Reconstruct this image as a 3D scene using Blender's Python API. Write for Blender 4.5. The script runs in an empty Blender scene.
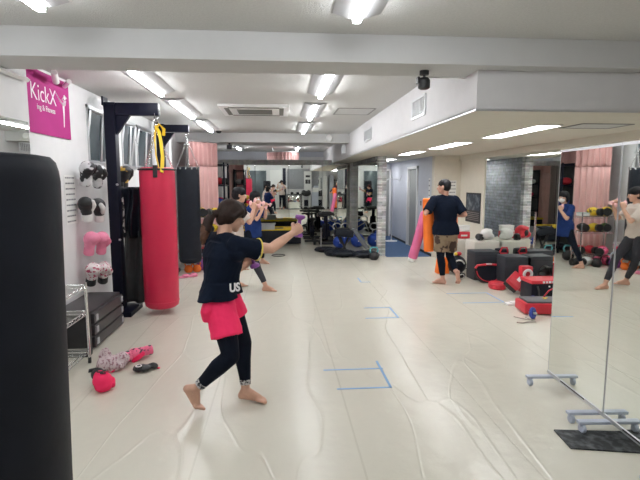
import bpy, bmesh, math, random
from mathutils import Vector, Matrix, noise
random.seed(7)
V = Vector
PI = math.pi
sc = bpy.context.scene
COL = sc.collection

# ------------------------------------------------------------------ materials
def nodes_of(m):
    m.use_nodes = True
    nt = m.node_tree
    return nt, nt.nodes['Principled BSDF']
MATS = {}
def mat(name, col, rough=0.6, metal=0.0, var=0.06, vscale=8.0, bump=0.0, bscale=60.0, emit=0.0, sheen=0.0, coat=0.0, spec=None):
    """every material: colour varied by a noise in object space, optional noise bump"""
    if name in MATS: return MATS[name]
    m = bpy.data.materials.new(name)
    nt, p = nodes_of(m)
    p.inputs['Roughness'].default_value = rough
    p.inputs['Metallic'].default_value = metal
    if spec is not None: p.inputs['Specular IOR Level'].default_value = spec
    if coat: p.inputs['Coat Weight'].default_value = coat
    if sheen: p.inputs['Sheen Weight'].default_value = sheen
    tc = nt.nodes.new('ShaderNodeTexCoord')
    n = nt.nodes.new('ShaderNodeTexNoise'); n.inputs['Scale'].default_value = vscale; n.inputs['Detail'].default_value = 4
    nt.links.new(tc.outputs['Object'], n.inputs['Vector'])
    r = nt.nodes.new('ShaderNodeValToRGB')
    c = V(col)
    r.color_ramp.elements[0].position = 0.3; r.color_ramp.elements[1].position = 0.7
    r.color_ramp.elements[0].color = (*[max(0, x*(1-var)) for x in c], 1)
    r.color_ramp.elements[1].color = (*[min(1, x*(1+var)) for x in c], 1)
    nt.links.new(n.outputs['Fac'], r.inputs['Fac'])
    nt.links.new(r.outputs['Color'], p.inputs['Base Color'])
    if emit:
        p.inputs['Emission Color'].default_value = (*col, 1)
        p.inputs['Emission Strength'].default_value = emit
    if bump:
        b = nt.nodes.new('ShaderNodeTexNoise'); b.inputs['Scale'].default_value = bscale; b.inputs['Detail'].default_value = 3
        nt.links.new(tc.outputs['Object'], b.inputs['Vector'])
        bn = nt.nodes.new('ShaderNodeBump'); bn.inputs['Strength'].default_value = bump; bn.inputs['Distance'].default_value = 0.01
        nt.links.new(b.outputs['Fac'], bn.inputs['Height']); nt.links.new(bn.outputs['Normal'], p.inputs['Normal'])
    MATS[name] = m
    return m

def two_tone(name, c1, c2, scale, lo=0.45, hi=0.55, rough=0.6, kind='noise'):
    if name in MATS: return MATS[name]
    m = bpy.data.materials.new(name); nt, p = nodes_of(m); p.inputs['Roughness'].default_value = rough
    tc = nt.nodes.new('ShaderNodeTexCoord')
    if kind == 'voronoi':
        n = nt.nodes.new('ShaderNodeTexVoronoi'); out = 'Distance'
    else:
        n = nt.nodes.new('ShaderNodeTexNoise'); out = 'Fac'
    n.inputs['Scale'].default_value = scale
    nt.links.new(tc.outputs['Object'], n.inputs['Vector'])
    r = nt.nodes.new('ShaderNodeValToRGB'); r.color_ramp.elements[0].position = lo; r.color_ramp.elements[1].position = hi
    r.color_ramp.elements[0].color = (*c1, 1); r.color_ramp.elements[1].color = (*c2, 1)
    nt.links.new(n.outputs[out], r.inputs['Fac']); nt.links.new(r.outputs['Color'], p.inputs['Base Color'])
    MATS[name] = m
    return m

def brick_mat(name, c1, c2, cm, scale=1.0, axis='xz'):
    if name in MATS: return MATS[name]
    m = bpy.data.materials.new(name); nt, p = nodes_of(m); p.inputs['Roughness'].default_value = 0.75
    tc = nt.nodes.new('ShaderNodeTexCoord'); sx = nt.nodes.new('ShaderNodeSeparateXYZ'); cb = nt.nodes.new('ShaderNodeCombineXYZ')
    nt.links.new(tc.outputs['Object'], sx.inputs[0])
    if axis == 'xz': nt.links.new(sx.outputs['X'], cb.inputs['X'])
    else: nt.links.new(sx.outputs['Y'], cb.inputs['X'])
    nt.links.new(sx.outputs['Z'], cb.inputs['Y'])
    b = nt.nodes.new('ShaderNodeTexBrick')
    b.inputs['Color1'].default_value = (*c1, 1); b.inputs['Color2'].default_value = (*c2, 1); b.inputs['Mortar'].default_value = (*cm, 1)
    b.inputs['Scale'].default_value = 4.0*scale; b.inputs['Mortar Size'].default_value = 0.011; b.inputs['Brick Width'].default_value = 0.9; b.inputs['Row Height'].default_value = 0.16
    n = nt.nodes.new('ShaderNodeTexNoise'); n.inputs['Scale'].default_value = 9; n.inputs['Detail'].default_value = 6
    nt.links.new(tc.outputs['Object'], n.inputs['Vector'])
    mx = nt.nodes.new('ShaderNodeMix'); mx.data_type = 'RGBA'; mx.blend_type = 'OVERLAY'; mx.inputs['Factor'].default_value = 0.85
    nt.links.new(cb.outputs[0], b.inputs['Vector']); nt.links.new(b.outputs['Color'], mx.inputs[6]); nt.links.new(n.outputs['Color'], mx.inputs[7])
    hs = nt.nodes.new('ShaderNodeHueSaturation'); hs.inputs['Saturation'].default_value = 0.25
    nt.links.new(mx.outputs[2], hs.inputs['Color']); nt.links.new(hs.outputs['Color'], p.inputs['Base Color'])
    bn = nt.nodes.new('ShaderNodeBump'); bn.inputs['Strength'].default_value = 0.5; bn.inputs['Distance'].default_value = 0.02
    nt.links.new(n.outputs['Fac'], bn.inputs['Height']); nt.links.new(bn.outputs['Normal'], p.inputs['Normal'])
    MATS[name] = m
    return m

def mirror_mat():
    m = mat('mirror_silver', (0.84, 0.87, 0.83), 0.015, 1.0, var=0.004)
    return m

def floor_mat():
    m = bpy.data.materials.new('cream_vinyl'); nt, p = nodes_of(m)
    L = nt.links
    tc = nt.nodes.new('ShaderNodeTexCoord'); mp = nt.nodes.new('ShaderNodeMapping')
    mp.inputs['Rotation'].default_value = (0, 0, math.radians(-24)); mp.inputs['Scale'].default_value = (1.0, 0.22, 1)
    L.new(tc.outputs['Object'], mp.inputs['Vector'])
    # soft colour clouds
    n = nt.nodes.new('ShaderNodeTexNoise'); n.inputs['Scale'].default_value = 1.3; n.inputs['Detail'].default_value = 5
    L.new(mp.outputs[0], n.inputs['Vector'])
    r = nt.nodes.new('ShaderNodeValToRGB'); r.color_ramp.elements[0].position = 0.3; r.color_ramp.elements[1].position = 0.72
    r.color_ramp.elements[0].color = (0.64, 0.61, 0.52, 1); r.color_ramp.elements[1].color = (0.71, 0.68, 0.59, 1)
    L.new(n.outputs['Fac'], r.inputs['Fac'])
    # creases in the sheet: a few long ridged lines
    wp = nt.nodes.new('ShaderNodeTexNoise'); wp.inputs['Scale'].default_value = 1.1; wp.inputs['Detail'].default_value = 2
    L.new(mp.outputs[0], wp.inputs['Vector'])
    ad = nt.nodes.new('ShaderNodeVectorMath'); ad.operation = 'ADD'; L.new(mp.outputs[0], ad.inputs[0]); L.new(wp.outputs['Color'], ad.inputs[1])
    vo = nt.nodes.new('ShaderNodeTexVoronoi'); vo.feature = 'DISTANCE_TO_EDGE'; vo.inputs['Scale'].default_value = 1.5
    L.new(ad.outputs[0], vo.inputs['Vector'])
    mr = nt.nodes.new('ShaderNodeMapRange'); mr.inputs['From Min'].default_value = 0.0; mr.inputs['From Max'].default_value = 0.014
    mr.inputs['To Min'].default_value = 1.0; mr.inputs['To Max'].default_value = 0.0; L.new(vo.outputs['Distance'], mr.inputs['Value'])
    # straight seams every 0.95 m along the room
    sx = nt.nodes.new('ShaderNodeSeparateXYZ'); L.new(tc.outputs['Object'], sx.inputs[0])
    pp = nt.nodes.new('ShaderNodeMath'); pp.operation = 'PINGPONG'; pp.inputs[1].default_value = 0.475
    of = nt.nodes.new('ShaderNodeMath'); of.operation = 'ADD'; of.inputs[1].default_value = 10.0; L.new(sx.outputs['X'], of.inputs[0]); L.new(of.outputs[0], pp.inputs[0])
    lt = nt.nodes.new('ShaderNodeMath'); lt.operation = 'LESS_THAN'; lt.inputs[1].default_value = 0.006; L.new(pp.outputs[0], lt.inputs[0])
    n2 = nt.nodes.new('ShaderNodeTexNoise'); n2.inputs['Scale'].default_value = 3.2; n2.inputs['Detail'].default_value = 5
    L.new(tc.outputs['Object'], n2.inputs['Vector'])
    m1 = nt.nodes.new('ShaderNodeMath'); m1.operation = 'MULTIPLY_ADD'; m1.inputs[1].default_value = 0.22; L.new(mr.outputs[0], m1.inputs[0]); 
    m0 = nt.nodes.new('ShaderNodeMath'); m0.operation = 'MULTIPLY'; m0.inputs[1].default_value = 1.2; L.new(n2.outputs['Fac'], m0.inputs[0]); L.new(m0.outputs[0], m1.inputs[2])
    m2 = nt.nodes.new('ShaderNodeMath'); m2.operation = 'SUBTRACT'; L.new(m1.outputs[0], m2.inputs[0]); L.new(lt.outputs[0], m2.inputs[1])
    bn = nt.nodes.new('ShaderNodeBump'); bn.inputs['Strength'].default_value = 0.55; bn.inputs['Distance'].default_value = 0.012
    L.new(m2.outputs[0], bn.inputs['Height']); L.new(bn.outputs['Normal'], p.inputs['Normal'])
    mx = nt.nodes.new('ShaderNodeMix'); mx.data_type = 'RGBA'; L.new(lt.outputs[0], mx.inputs['Factor'])
    L.new(r.outputs['Color'], mx.inputs[6]); mx.inputs[7].default_value = (0.60, 0.57, 0.48, 1)
    L.new(mx.outputs[2], p.inputs['Base Color'])
    p.inputs['Roughness'].default_value = 0.27
    p.inputs['Specular IOR Level'].default_value = 0.55
    return m

M_FLOOR = floor_mat()
M_MIRROR = mirror_mat()
M_WALL = mat('white_wall_paint', (0.73, 0.73, 0.74), 0.8, var=0.02, bump=0.1, bscale=90)
M_CREAM = mat('cream_wall_paint', (0.70, 0.66, 0.57), 0.8, var=0.02, bump=0.1, bscale=90)
M_COOLLITW = mat('grey_wall_cool_light', (0.58, 0.60, 0.655), 0.75, var=0.03, bump=0.1, bscale=90)  # blue cast of the cooler corridor light mixed into the wall colour
M_CEIL = mat('ceiling_board', (0.60, 0.60, 0.59), 0.9, var=0.05, vscale=60, bump=0.5, bscale=120)
M_BEAM = mat('beam_paint', (0.56, 0.56, 0.56), 0.85, var=0.015)
M_SOFFIT = mat('soffit_paint', (0.66, 0.63, 0.55), 0.85, var=0.02)
M_SOFSIDE = mat('soffit_side_paint', (0.66, 0.65, 0.66), 0.85, var=0.02, bump=0.08)
M_CARPET = mat('blue_carpet', (0.07, 0.13, 0.25), 0.95, var=0.2, vscale=80, bump=0.6, bscale=200)
M_ALU = mat('aluminium', (0.62, 0.63, 0.65), 0.35, 0.8, var=0.03)
M_CHROME = mat('chrome_wire', (0.75, 0.75, 0.76), 0.2, 1.0, var=0.03)
M_GREYP = mat('grey_blue_plastic', (0.50, 0.54, 0.64), 0.45, var=0.03)
M_WHITEP = mat('white_plastic', (0.82, 0.82, 0.82), 0.4, var=0.02)
M_BLACKM = mat('navy_black_steel', (0.004, 0.005, 0.016), 0.45, 0.0, var=0.2, spec=0.25)
M_BLACKL = mat('black_vinyl', (0.009, 0.012, 0.020), 0.45, var=0.2, bump=0.2, bscale=14, spec=0.3)
M_BLACKP = mat('black_plastic', (0.018, 0.018, 0.02), 0.5, var=0.2)
M_BLACKR = mat('black_rubber', (0.02, 0.02, 0.022), 0.8, var=0.2)
M_REDBAG = mat('crimson_vinyl', (0.62, 0.018, 0.07), 0.42, var=0.06, vscale=3, bump=0.3, bscale=9)
M_RED = mat('red_leather', (0.60, 0.03, 0.05), 0.4, var=0.1)
M_PINKG = mat('pink_leather', (0.86, 0.27, 0.42), 0.42, var=0.05)
M_HOTPINK = mat('neon_pink', (0.98, 0.035, 0.14), 0.7, var=0.05, spec=0.2)
M_YEL = mat('yellow_webbing', (0.80, 0.56, 0.03), 0.6, var=0.08)
M_WHITEL = mat('white_leather', (0.70, 0.70, 0.69), 0.42, var=0.06)
M_CREAML = mat('cream_vinyl_seat', (0.66, 0.64, 0.58), 0.45, var=0.04)
M_DARKGREY = mat('dark_grey_cloth', (0.045, 0.048, 0.05), 0.85, var=0.2, bump=0.5, bscale=18)
M_CURT = mat('pink_curtain', (0.72, 0.45, 0.43), 0.85, var=0.05, vscale=4)
M_CURTNET = mat('pink_curtain_mesh', (0.62, 0.36, 0.345), 0.9, var=0.12, vscale=90)
M_MAG = mat('magenta_banner', (0.42, 0.022, 0.20), 0.8, var=0.07, vscale=3)
M_LET = mat('white_print', (0.88, 0.86, 0.88), 0.7, var=0.01)
M_INK = mat('black_print', (0.03, 0.03, 0.035), 0.7, var=0.05)
M_LIGHTPAN = mat('white_enamel', (0.80, 0.80, 0.79), 0.35, var=0.01)
M_PAN = mat('light_fitting_reflector', (0.40, 0.40, 0.41), 0.5, var=0.01)
M_TUBE = mat('fluorescent_tube', (0.965, 0.985, 1.0), 0.5, var=0.0, emit=47.0)
M_TUBE2 = mat('diffused_light_panel', (0.98, 0.985, 1.0), 0.5, var=0.0, emit=19.0)
M_TAPE = mat('blue_tape', (0.22, 0.42, 0.70), 0.5, var=0.08)
M_ORANGE = mat('orange_foam', (0.95, 0.20, 0.02), 0.6, var=0.04)
M_PINKF = mat('pink_foam', (0.80, 0.18, 0.38), 0.6, var=0.04)
M_BLUEB = mat('blue_ball_rubber', (0.02, 0.07, 0.42), 0.35, var=0.05)
M_PURPLE = mat('purple_vinyl', (0.25, 0.07, 0.33), 0.45, var=0.06)
M_LPINK = mat('pale_pink_vinyl', (0.90, 0.55, 0.56), 0.45, var=0.05)
M_TEAL = mat('teal_vinyl', (0.10, 0.36, 0.40), 0.45, var=0.08)
M_GLASSN = mat('night_window_glass', (0.10, 0.125, 0.14), 0.18, 0.0, var=0.25, vscale=2)
M_GREEN = mat('dark_green_vinyl', (0.06, 0.13, 0.05), 0.45, var=0.1)
M_BLUEV = mat('royal_blue_vinyl', (0.03, 0.06, 0.35), 0.45, var=0.1)
M_DOOR = mat('grey_door_paint', (0.30, 0.31, 0.30), 0.5, var=0.03)
M_SKIN = mat('skin', (0.62, 0.36, 0.26), 0.55, var=0.05, vscale=12)
M_SKIN2 = mat('skin_tanned', (0.55, 0.30, 0.22), 0.55, var=0.05, vscale=12)
M_HAIRB = mat('brown_hair', (0.022, 0.010, 0.007), 0.6, var=0.35, vscale=30, bump=0.3, bscale=60, spec=0.3)
M_HAIRL = mat('light_brown_hair', (0.10, 0.045, 0.026), 0.6, var=0.35, vscale=30, bump=0.3, bscale=60, spec=0.3)
M_HAIRK = mat('black_hair', (0.007, 0.006, 0.008), 0.6, var=0.3, vscale=30, bump=0.3, bscale=60, spec=0.25)
M_EYE = mat('eye_white', (0.75, 0.74, 0.72), 0.3, var=0.01)
M_LIP = mat('lips', (0.50, 0.16, 0.15), 0.5, var=0.03)
M_TEENAVY = mat('navy_black_jersey', (0.006, 0.010, 0.022), 0.9, var=0.2, bump=0.3, bscale=9, spec=0.12)
M_TEEBLUE = mat('blue_jersey', (0.016, 0.038, 0.15), 0.85, var=0.15, bump=0.35, bscale=9, spec=0.15)
M_TEEBEIGE = mat('beige_jersey', (0.62, 0.53, 0.48), 0.85, var=0.06, bump=0.35, bscale=9)
M_LEG = mat('black_leggings', (0.005, 0.008, 0.017), 0.8, var=0.2, spec=0.15)
M_LEGG = mat('charcoal_leggings', (0.045, 0.045, 0.055), 0.8, var=0.15, spec=0.15)
M_CUFF = two_tone('patterned_cuff', (0.55, 0.55, 0.55), (0.03, 0.03, 0.04), 55)
M_CAMO = two_tone('camouflage_shorts', (0.055, 0.03, 0.022), (0.26, 0.19, 0.12), 7, 0.47, 0.5, 0.8)
M_LETGOLD = mat('yellow_piping', (0.75, 0.60, 0.10), 0.7, var=0.05)
M_FLORAL = two_tone('pink_floral_leather', (0.50, 0.05, 0.14), (0.80, 0.74, 0.74), 30, 0.42, 0.47, 0.45)
M_MESHB = two_tone('speckled_mesh_bag', (0.32, 0.16, 0.20), (0.62, 0.50, 0.52), 40, 0.38, 0.5, 0.7)
M_PINKSPOT = two_tone('pink_black_leather', (0.03, 0.02, 0.03), (0.90, 0.16, 0.30), 22, 0.40, 0.43, 0.45)
M_BLKWHT = two_tone('black_silver_leather', (0.02, 0.02, 0.025), (0.62, 0.62, 0.64), 10, 0.49, 0.52, 0.4)
M_BLKYEL = two_tone('black_gold_leather', (0.015, 0.015, 0.02), (0.55, 0.33, 0.04), 11, 0.55, 0.58, 0.4)
M_YELSPOT = two_tone('yellow_dark_leather', (0.10, 0.07, 0.01), (0.75, 0.50, 0.02), 16, 0.40, 0.44, 0.45)
M_MARBLE = two_tone('streaked_dark_mat', (0.015, 0.017, 0.02), (0.13, 0.14, 0.15), 22, 0.45, 0.75, 0.6)
M_BRICKD = brick_mat('dark_slate_brick', (0.26, 0.29, 0.35), (0.19, 0.215, 0.26), (0.13, 0.145, 0.18), 0.55, 'yz')
M_BRICKR = brick_mat('grey_rail_brick', (0.60, 0.60, 0.60), (0.44, 0.44, 0.44), (0.25, 0.25, 0.25), 1.3, 'xz')
M_BRICKW = brick_mat('pale_brick_wrap', (0.62, 0.62, 0.62), (0.25, 0.24, 0.24), (0.15, 0.15, 0.15), 1.2, 'xz')
M_POST = two_tone('dark_poster_print', (0.02, 0.035, 0.06), (0.22, 0.26, 0.30), 9, 0.45, 0.75, 0.5)

# ------------------------------------------------------------------ mesh builder
def frame_from(d, upish=V((0, 0, 1))):
    d = V(d).normalized()
    if abs(d.dot(upish)) > 0.98: upish = V((1, 0, 0))
    s = d.cross(upish).normalized(); u = s.cross(d).normalized()
    return s, u, d

class MB:
    def __init__(s): s.bm = bmesh.new()
    def ring_loft(s, rings, cap=True):
        vs = [[s.bm.verts.new(p) for p in r] for r in rings]
        n = len(rings[0])
        for a, b in zip(vs, vs[1:]):
            for i in range(n):
                s.bm.faces.new((a[i], a[(i+1) % n], b[(i+1) % n], b[i]))
        if cap:
            s.bm.faces.new(list(reversed(vs[0]))); s.bm.faces.new(vs[-1])
        return s
    def box(s, c, d, rot=None, bev=0.0, taper=None):
        """c centre, d full sizes, rot Matrix or z angle"""
        if rot is None: R = Matrix.Identity(3)
        elif isinstance(rot, (int, float)): R = Matrix.Rotation(rot, 3, 'Z')
        else: R = rot
        hx, hy, hz = d[0]/2, d[1]/2, d[2]/2
        t = taper or 1.0
        co = [(-hx, -hy, -hz), (hx, -hy, -hz), (hx, hy, -hz), (-hx, hy, -hz), (-hx*t, -hy*t, hz), (hx*t, -hy*t, hz), (hx*t, hy*t, hz), (-hx*t, hy*t, hz)]
        v = [s.bm.verts.new(V(c) + R @ V(q)) for q in co]
        fs = [s.bm.faces.new([v[i] for i in f]) for f in ((0, 3, 2, 1), (4, 5, 6, 7), (0, 1, 5, 4), (1, 2, 6, 5), (2, 3, 7, 6), (3, 0, 4, 7))]
        if bev:
            es = list({e for f in fs for e in f.edges})
            bmesh.ops.bevel(s.bm, geom=es, offset=bev, segments=2, profile=0.6, affect='EDGES')
        return s
    def b2(s, x0, x1, y0, y1, z0, z1, bev=0.0):
        return s.box(((x0+x1)/2, (y0+y1)/2, (z0+z1)/2), (x1-x0, y1-y0, z1-z0), bev=bev)
    def tube(s, pts, r, n=8, closed=False, flat=None):
        pts = [V(p) for p in pts]; rs = r if isinstance(r, (list, tuple)) else [r]*len(pts)
        rings = []; N = len(pts); prev = None
        for i, p in enumerate(pts):
            if closed: d = pts[(i+1) % N]-pts[i-1]
            else: d = pts[min(i+1, N-1)]-pts[max(i-1, 0)]
            if d.length < 1e-9: d = V((0, 0, 1))
            d.normalize()
            if prev is None: a, u, _ = frame_from(d)
            else:
                u = (prev - d*prev.dot(d))
                if u.length < 1e-6: a, u, _ = frame_from(d)
                u.normalize(); a = d.cross(u).normalized()
            prev = u
            f = flat or 1.0
            rings.append([p + (a*math.cos(2*PI*k/n) + u*f*math.sin(2*PI*k/n))*rs[i] for k in range(n)])
        if closed:
            rings.append(rings[0]); vs = [[s.bm.verts.new(p) for p in r_] for r_ in rings[:-1]]
            vs.append(vs[0])
            for a, b in zip(vs, vs[1:]):
                for i in range(n): s.bm.faces.new((a[i], a[(i+1) % n], b[(i+1) % n], b[i]))
        else: s.ring_loft(rings)
        return s
    def cyl(s, p0, p1, r0, r1=None, n=20): return s.tube([p0, p1], [r0, r0 if r1 is None else r1], n)
    def lathe(s, c, prof, n=32, axis=(0, 0, 1), sx=1.0, sy=1.0):
        """prof: list of (r, h) along the axis from c"""
        a, u, d = frame_from(axis)
        rings = [[V(c) + d*h + (a*sx*math.cos(2*PI*k/n) + u*sy*math.sin(2*PI*k/n))*max(r, 1e-4) for k in range(n)] for r, h in prof]
        return s.ring_loft(rings)
    def ell(s, c, r, R=None, seg=20, rings=12):
        R = R or Matrix.Identity(3)
        if isinstance(r, (int, float)): r = (r, r, r)
        rr = []
        for j in range(rings+1):
            t = -PI/2 + PI*j/rings
            k = max(math.cos(t), 0.01)
            rr.append([V(c) + R @ V((r[0]*k*math.cos(2*PI*i/seg), r[1]*k*math.sin(2*PI*i/seg), r[2]*math.sin(t))) for i in range(seg)])
        return s.ring_loft(rr)
    def poly(s, pts, d):
        """prism: polygon pts extruded by vector d"""
        a = [s.bm.verts.new(p) for p in pts]; b = [s.bm.verts.new(V(p)+V(d)) for p in pts]
        n = len(pts)
        s.bm.faces.new(a); s.bm.faces.new(list(reversed(b)))
        for i in range(n): s.bm.faces.new((a[i], b[i], b[(i+1) % n], a[(i+1) % n]))
        return s
    def torus(s, c, R, r, axis=(0, 0, 1), n=24, m=8, arc=(0, 2*PI), sy=1.0):
        a, u, d = frame_from(axis)
        full = abs(arc[1]-arc[0]-2*PI) < 1e-6
        k = n if full else n+1
        pts = [V(c) + (a*math.cos(arc[0]+(arc[1]-arc[0])*i/n) + u*sy*math.sin(arc[0]+(arc[1]-arc[0])*i/n))*R for i in range(k)]
        return s.tube(pts, r, m, closed=full)
    def limb(s, pts, end0=True, end1=True, n=14):
        """tapered chain of (p, r) with round joints; end0/end1: rounded ends"""
        for i, ((p, r), (q, t)) in enumerate(zip(pts, pts[1:])):
            s.tube([p, q], [r, t], n)
        for i, (p, r) in enumerate(pts):
            if (i == 0 and not end0) or (i == len(pts)-1 and not end1): continue
            s.ell(p, r, seg=n, rings=8)
        return s
    def torso(s, rings, n=24):
        """rings: (centre, half width, half depth, side vector, forward vector)"""
        rr = []
        for c, w, d, sv, fv in rings:
            rr.append([V(c) + V(sv)*w*math.copysign(abs(math.cos(2*PI*k/n))**0.85, math.cos(2*PI*k/n)) + V(fv)*d*math.copysign(abs(math.sin(2*PI*k/n))**0.85, math.sin(2*PI*k/n)) for k in range(n)])
        return s.ring_loft(rr)
    def mesh(s, name):
        bmesh.ops.recalc_face_normals(s.bm, faces=s.bm.faces)
        me = bpy.data.meshes.new(name); s.bm.to_mesh(me); s.bm.free(); return me
    def build(s, name, m, parent=None, smooth=True, angle=0.6, bev=0.0):
        me = s.mesh(name)
        o = bpy.data.objects.new(name, me); COL.objects.link(o)
        me.materials.append(m)
        if smooth:
            me.polygons.foreach_set('use_smooth', [True]*len(me.polygons))
            try: me.set_sharp_from_angle(angle=angle)
            except Exception: pass
        if parent is not None: o.parent = parent
        return o
    def blob(s, name, m, parent=None, voxel=0.006, smooth=4, wrinkle=0.0, wscale=9.0):
        """union of the closed shapes as one continuous surface"""
        me = s.mesh(name + '_raw')
        t = bpy.data.objects.new(name + '_raw', me); COL.objects.link(t)
        a = t.modifiers.new('r', 'REMESH'); a.mode = 'VOXEL'; a.voxel_size = voxel
        b = t.modifiers.new('s', 'SMOOTH'); b.factor = 0.5; b.iterations = smooth
        dg = bpy.context.evaluated_depsgraph_get()
        me2 = bpy.data.meshes.new_from_object(t.evaluated_get(dg)); me2.name = name
        bpy.data.objects.remove(t); bpy.data.meshes.remove(me)
        if wrinkle:
            nr = [v.normal.copy() for v in me2.vertices]
            for v, q in zip(me2.vertices, nr):
                f = noise.noise(V((v.co.x*wscale, v.co.y*wscale, v.co.z*wscale*0.6))) + 0.5*noise.noise(v.co*wscale*2.3)
                v.co += q*f*wrinkle
        me2.materials.clear(); me2.materials.append(m)
        me2.polygons.foreach_set('use_smooth', [True]*len(me2.polygons))
        o = bpy.data.objects.new(name, me2); COL.objects.link(o)
        if parent is not None: o.parent = parent
        return o

def tag(o, label=None, cat=None, group=None, kind=None):
    if label: o['label'] = label
    if cat: o['category'] = cat
    if group: o['group'] = group
    if kind: o['kind'] = kind
    return o
def thing(name, loc, label, cat, group=None, rz=0.0):
    o = bpy.data.objects.new(name, None); COL.objects.link(o); o.location = loc; o.rotation_euler = (0, 0, rz)
    return tag(o, label, cat, group)
def copy_tree(o, parent=None):
    c = o.copy(); COL.objects.link(c)
    if parent is not None: c.parent = parent
    for ch in list(o.children): copy_tree(ch, c)
    return c
def struct(mb, name, m, parent=None, **k):
    o = mb.build(name, m, parent, smooth=False, **k)
    if parent is None: o['kind'] = 'structure'
    return o
def text(body, size, m, parent, loc, rot, name='lettering', extrude=0.001, sx=1.0, align='CENTER', bold=0.0):
    cu = bpy.data.curves.new(name, 'FONT'); cu.body = body; cu.size = size; cu.extrude = extrude; cu.align_x = align; cu.align_y = 'CENTER'; cu.offset = bold
    t = bpy.data.objects.new(name+'_raw', cu); COL.objects.link(t)
    dg = bpy.context.evaluated_depsgraph_get()
    me = bpy.data.meshes.new_from_object(t.evaluated_get(dg)); bpy.data.objects.remove(t)
    me.materials.clear(); me.materials.append(m)
    o = bpy.data.objects.new(name, me); COL.objects.link(o)
    o.location = loc; o.rotation_euler = rot; o.scale = (sx, 1, 1)
    if parent is not None: o.parent = parent
    return o

# ------------------------------------------------------------------ room shell
WL, CE, SOF, WR = -2.15, 2.60, 2.12, 3.77
YB, YP, YF = -0.75, 13.80, 16.5     # wall behind the camera, mirrored partition, end wall
struct(MB().b2(-2.4, 4.0, YB-0.15, YF+0.15, -0.1, 0.0), 'floor', M_FLOOR)
struct(MB().b2(2.24, 3.2, 9.9, YP, 0.0, 0.008), 'floor_carpet', M_CARPET)
struct(MB().b2(-2.4, 4.0, YB-0.15, YF+0.15, CE, CE+0.1), 'ceiling', M_CEIL)
# left wall with the window openings
WIN = [(5.68, 6.42), (6.86, 7.46), (7.56, 8.40), (9.0, 9.55)]
Z0, Z1 = 1.77, 2.44
w = MB().b2(WL-0.2, WL, YB, YF, 0, Z0).b2(WL-0.2, WL, YB, YF, Z1, CE)
y = YB
for a, b in WIN + [(YF, YF)]:
    w.b2(WL-0.2, WL, y, a, Z0, Z1); y = b
struct(w, 'wall_left', M_WALL)
for k, (a, b) in enumerate(WIN):
    f = MB(); t = 0.035
    for (y0, y1, z0, z1) in ((a, b, Z0, Z0+t), (a, b, Z1-t, Z1), (a, a+t, Z0, Z1), (b-t, b, Z0, Z1)): f.b2(WL-0.09, WL+0.012, y0, y1, z0, z1)
    o = struct(f, 'window_%d' % (k+1), M_ALU)
    mid = (a+b)/2
    s_ = MB()
    # sash leaning into the room at the top, with its two stays
    sa, sb = a+0.05, b-0.05
    for (p, q) in (((WL-0.05, sa, Z0+0.05), (WL+0.03, sa, Z1-0.06)), ((WL-0.05, sb, Z0+0.05), (WL+0.03, sb, Z1-0.06)), ((WL-0.05, sa, Z0+0.05), (WL-0.05, sb, Z0+0.05)), ((WL+0.03, sa, Z1-0.06), (WL+0.03, sb, Z1-0.06)), ((WL-0.01, mid+0.05, Z0+0.05), (WL+0.03, mid+0.05, Z1-0.06))):
        s_.tube([p, q], 0.016, 4)
    s_.tube([(WL-0.05, sb+0.02, Z1-0.1), (WL+0.06, sb+0.02, Z1-0.3)], 0.008, 6)
    s_.build('window_sash', M_ALU, o, smooth=False)
    MB().poly([V((WL-0.05, sa, Z0+0.05)), V((WL-0.05, sb, Z0+0.05)), V((WL+0.025, sb, Z1-0.06)), V((WL+0.025, sa, Z1-0.06))], (-0.006, 0, 0)).build('window_pane', M_GLASSN, o, smooth=False)
    MB().b2(WL-0.19, WL-0.18, a, b, Z0, Z1).build('outer_pane', M_GLASSN, o, smooth=False)
# pilaster by the camera, with a wall mirror
struct(MB().b2(WL, -2.03, YB, 4.18, 0, CE), 'wall_pilaster', M_WALL)
struct(MB().b2(WL, -1.98, 8.98, 9.14, 0, CE), 'wall_pilaster_far', M_WALL)
struct(MB().b2(-2.03, -2.02, 1.2, 4.14, 0.25, 2.06), 'wall_mirror_pilaster', M_MIRROR)
struct(MB().b2(WR, WR+0.15, YB, 9.85, 0, CE), 'wall_right', M_CREAM)
struct(MB().b2(3.2, WR+0.15, 9.85, 10.0, 0, CE), 'wall_corner', M_CREAM)
# corridor wall with its door opening, and the corridor's end wall
w = MB().b2(3.2, 3.3, 10.0, 11.05, 0, CE).b2(3.2, 3.3, 11.85, YF, 0, CE).b2(3.2, 3.3, 11.05, 11.85, 1.90, CE)
struct(w, 'wall_corridor', M_COOLLITW)
struct(MB().b2(2.1, 3.2, YP, YP+0.1, 0, CE), 'wall_corridor_end', M_COOLLITW)
struct(MB().b2(-2.35, 3.3, YF, YF+0.1, 0, CE), 'wall_far', M_COOLLITW)
struct(MB().b2(1.62, 1.72, YP+0.2, YF, 0, CE), 'wall_far_side', M_WALL)
def door(n, frame, leaf, knob):
    f = MB()
    for b in frame: f.b2(*b)
    o = struct(f, n, M_LIGHTPAN)
    MB().b2(*leaf).build('door_leaf', M_DOOR, o, smooth=False)
    MB().tube(knob, 0.012, 8).build('door_handle', M_ALU, o)
door('door_1', [(3.17, 3.3, 11.0, 11.06, 0, 1.95), (3.17, 3.3, 11.84, 11.90, 0, 1.95), (3.17, 3.3, 11.0, 11.90, 1.89, 1.95)], (3.235, 3.27, 11.06, 11.84, 0.01, 1.89), [(3.21, 11.75, 0.95), (3.18, 11.75, 0.95), (3.18, 11.64, 0.95)])
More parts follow.
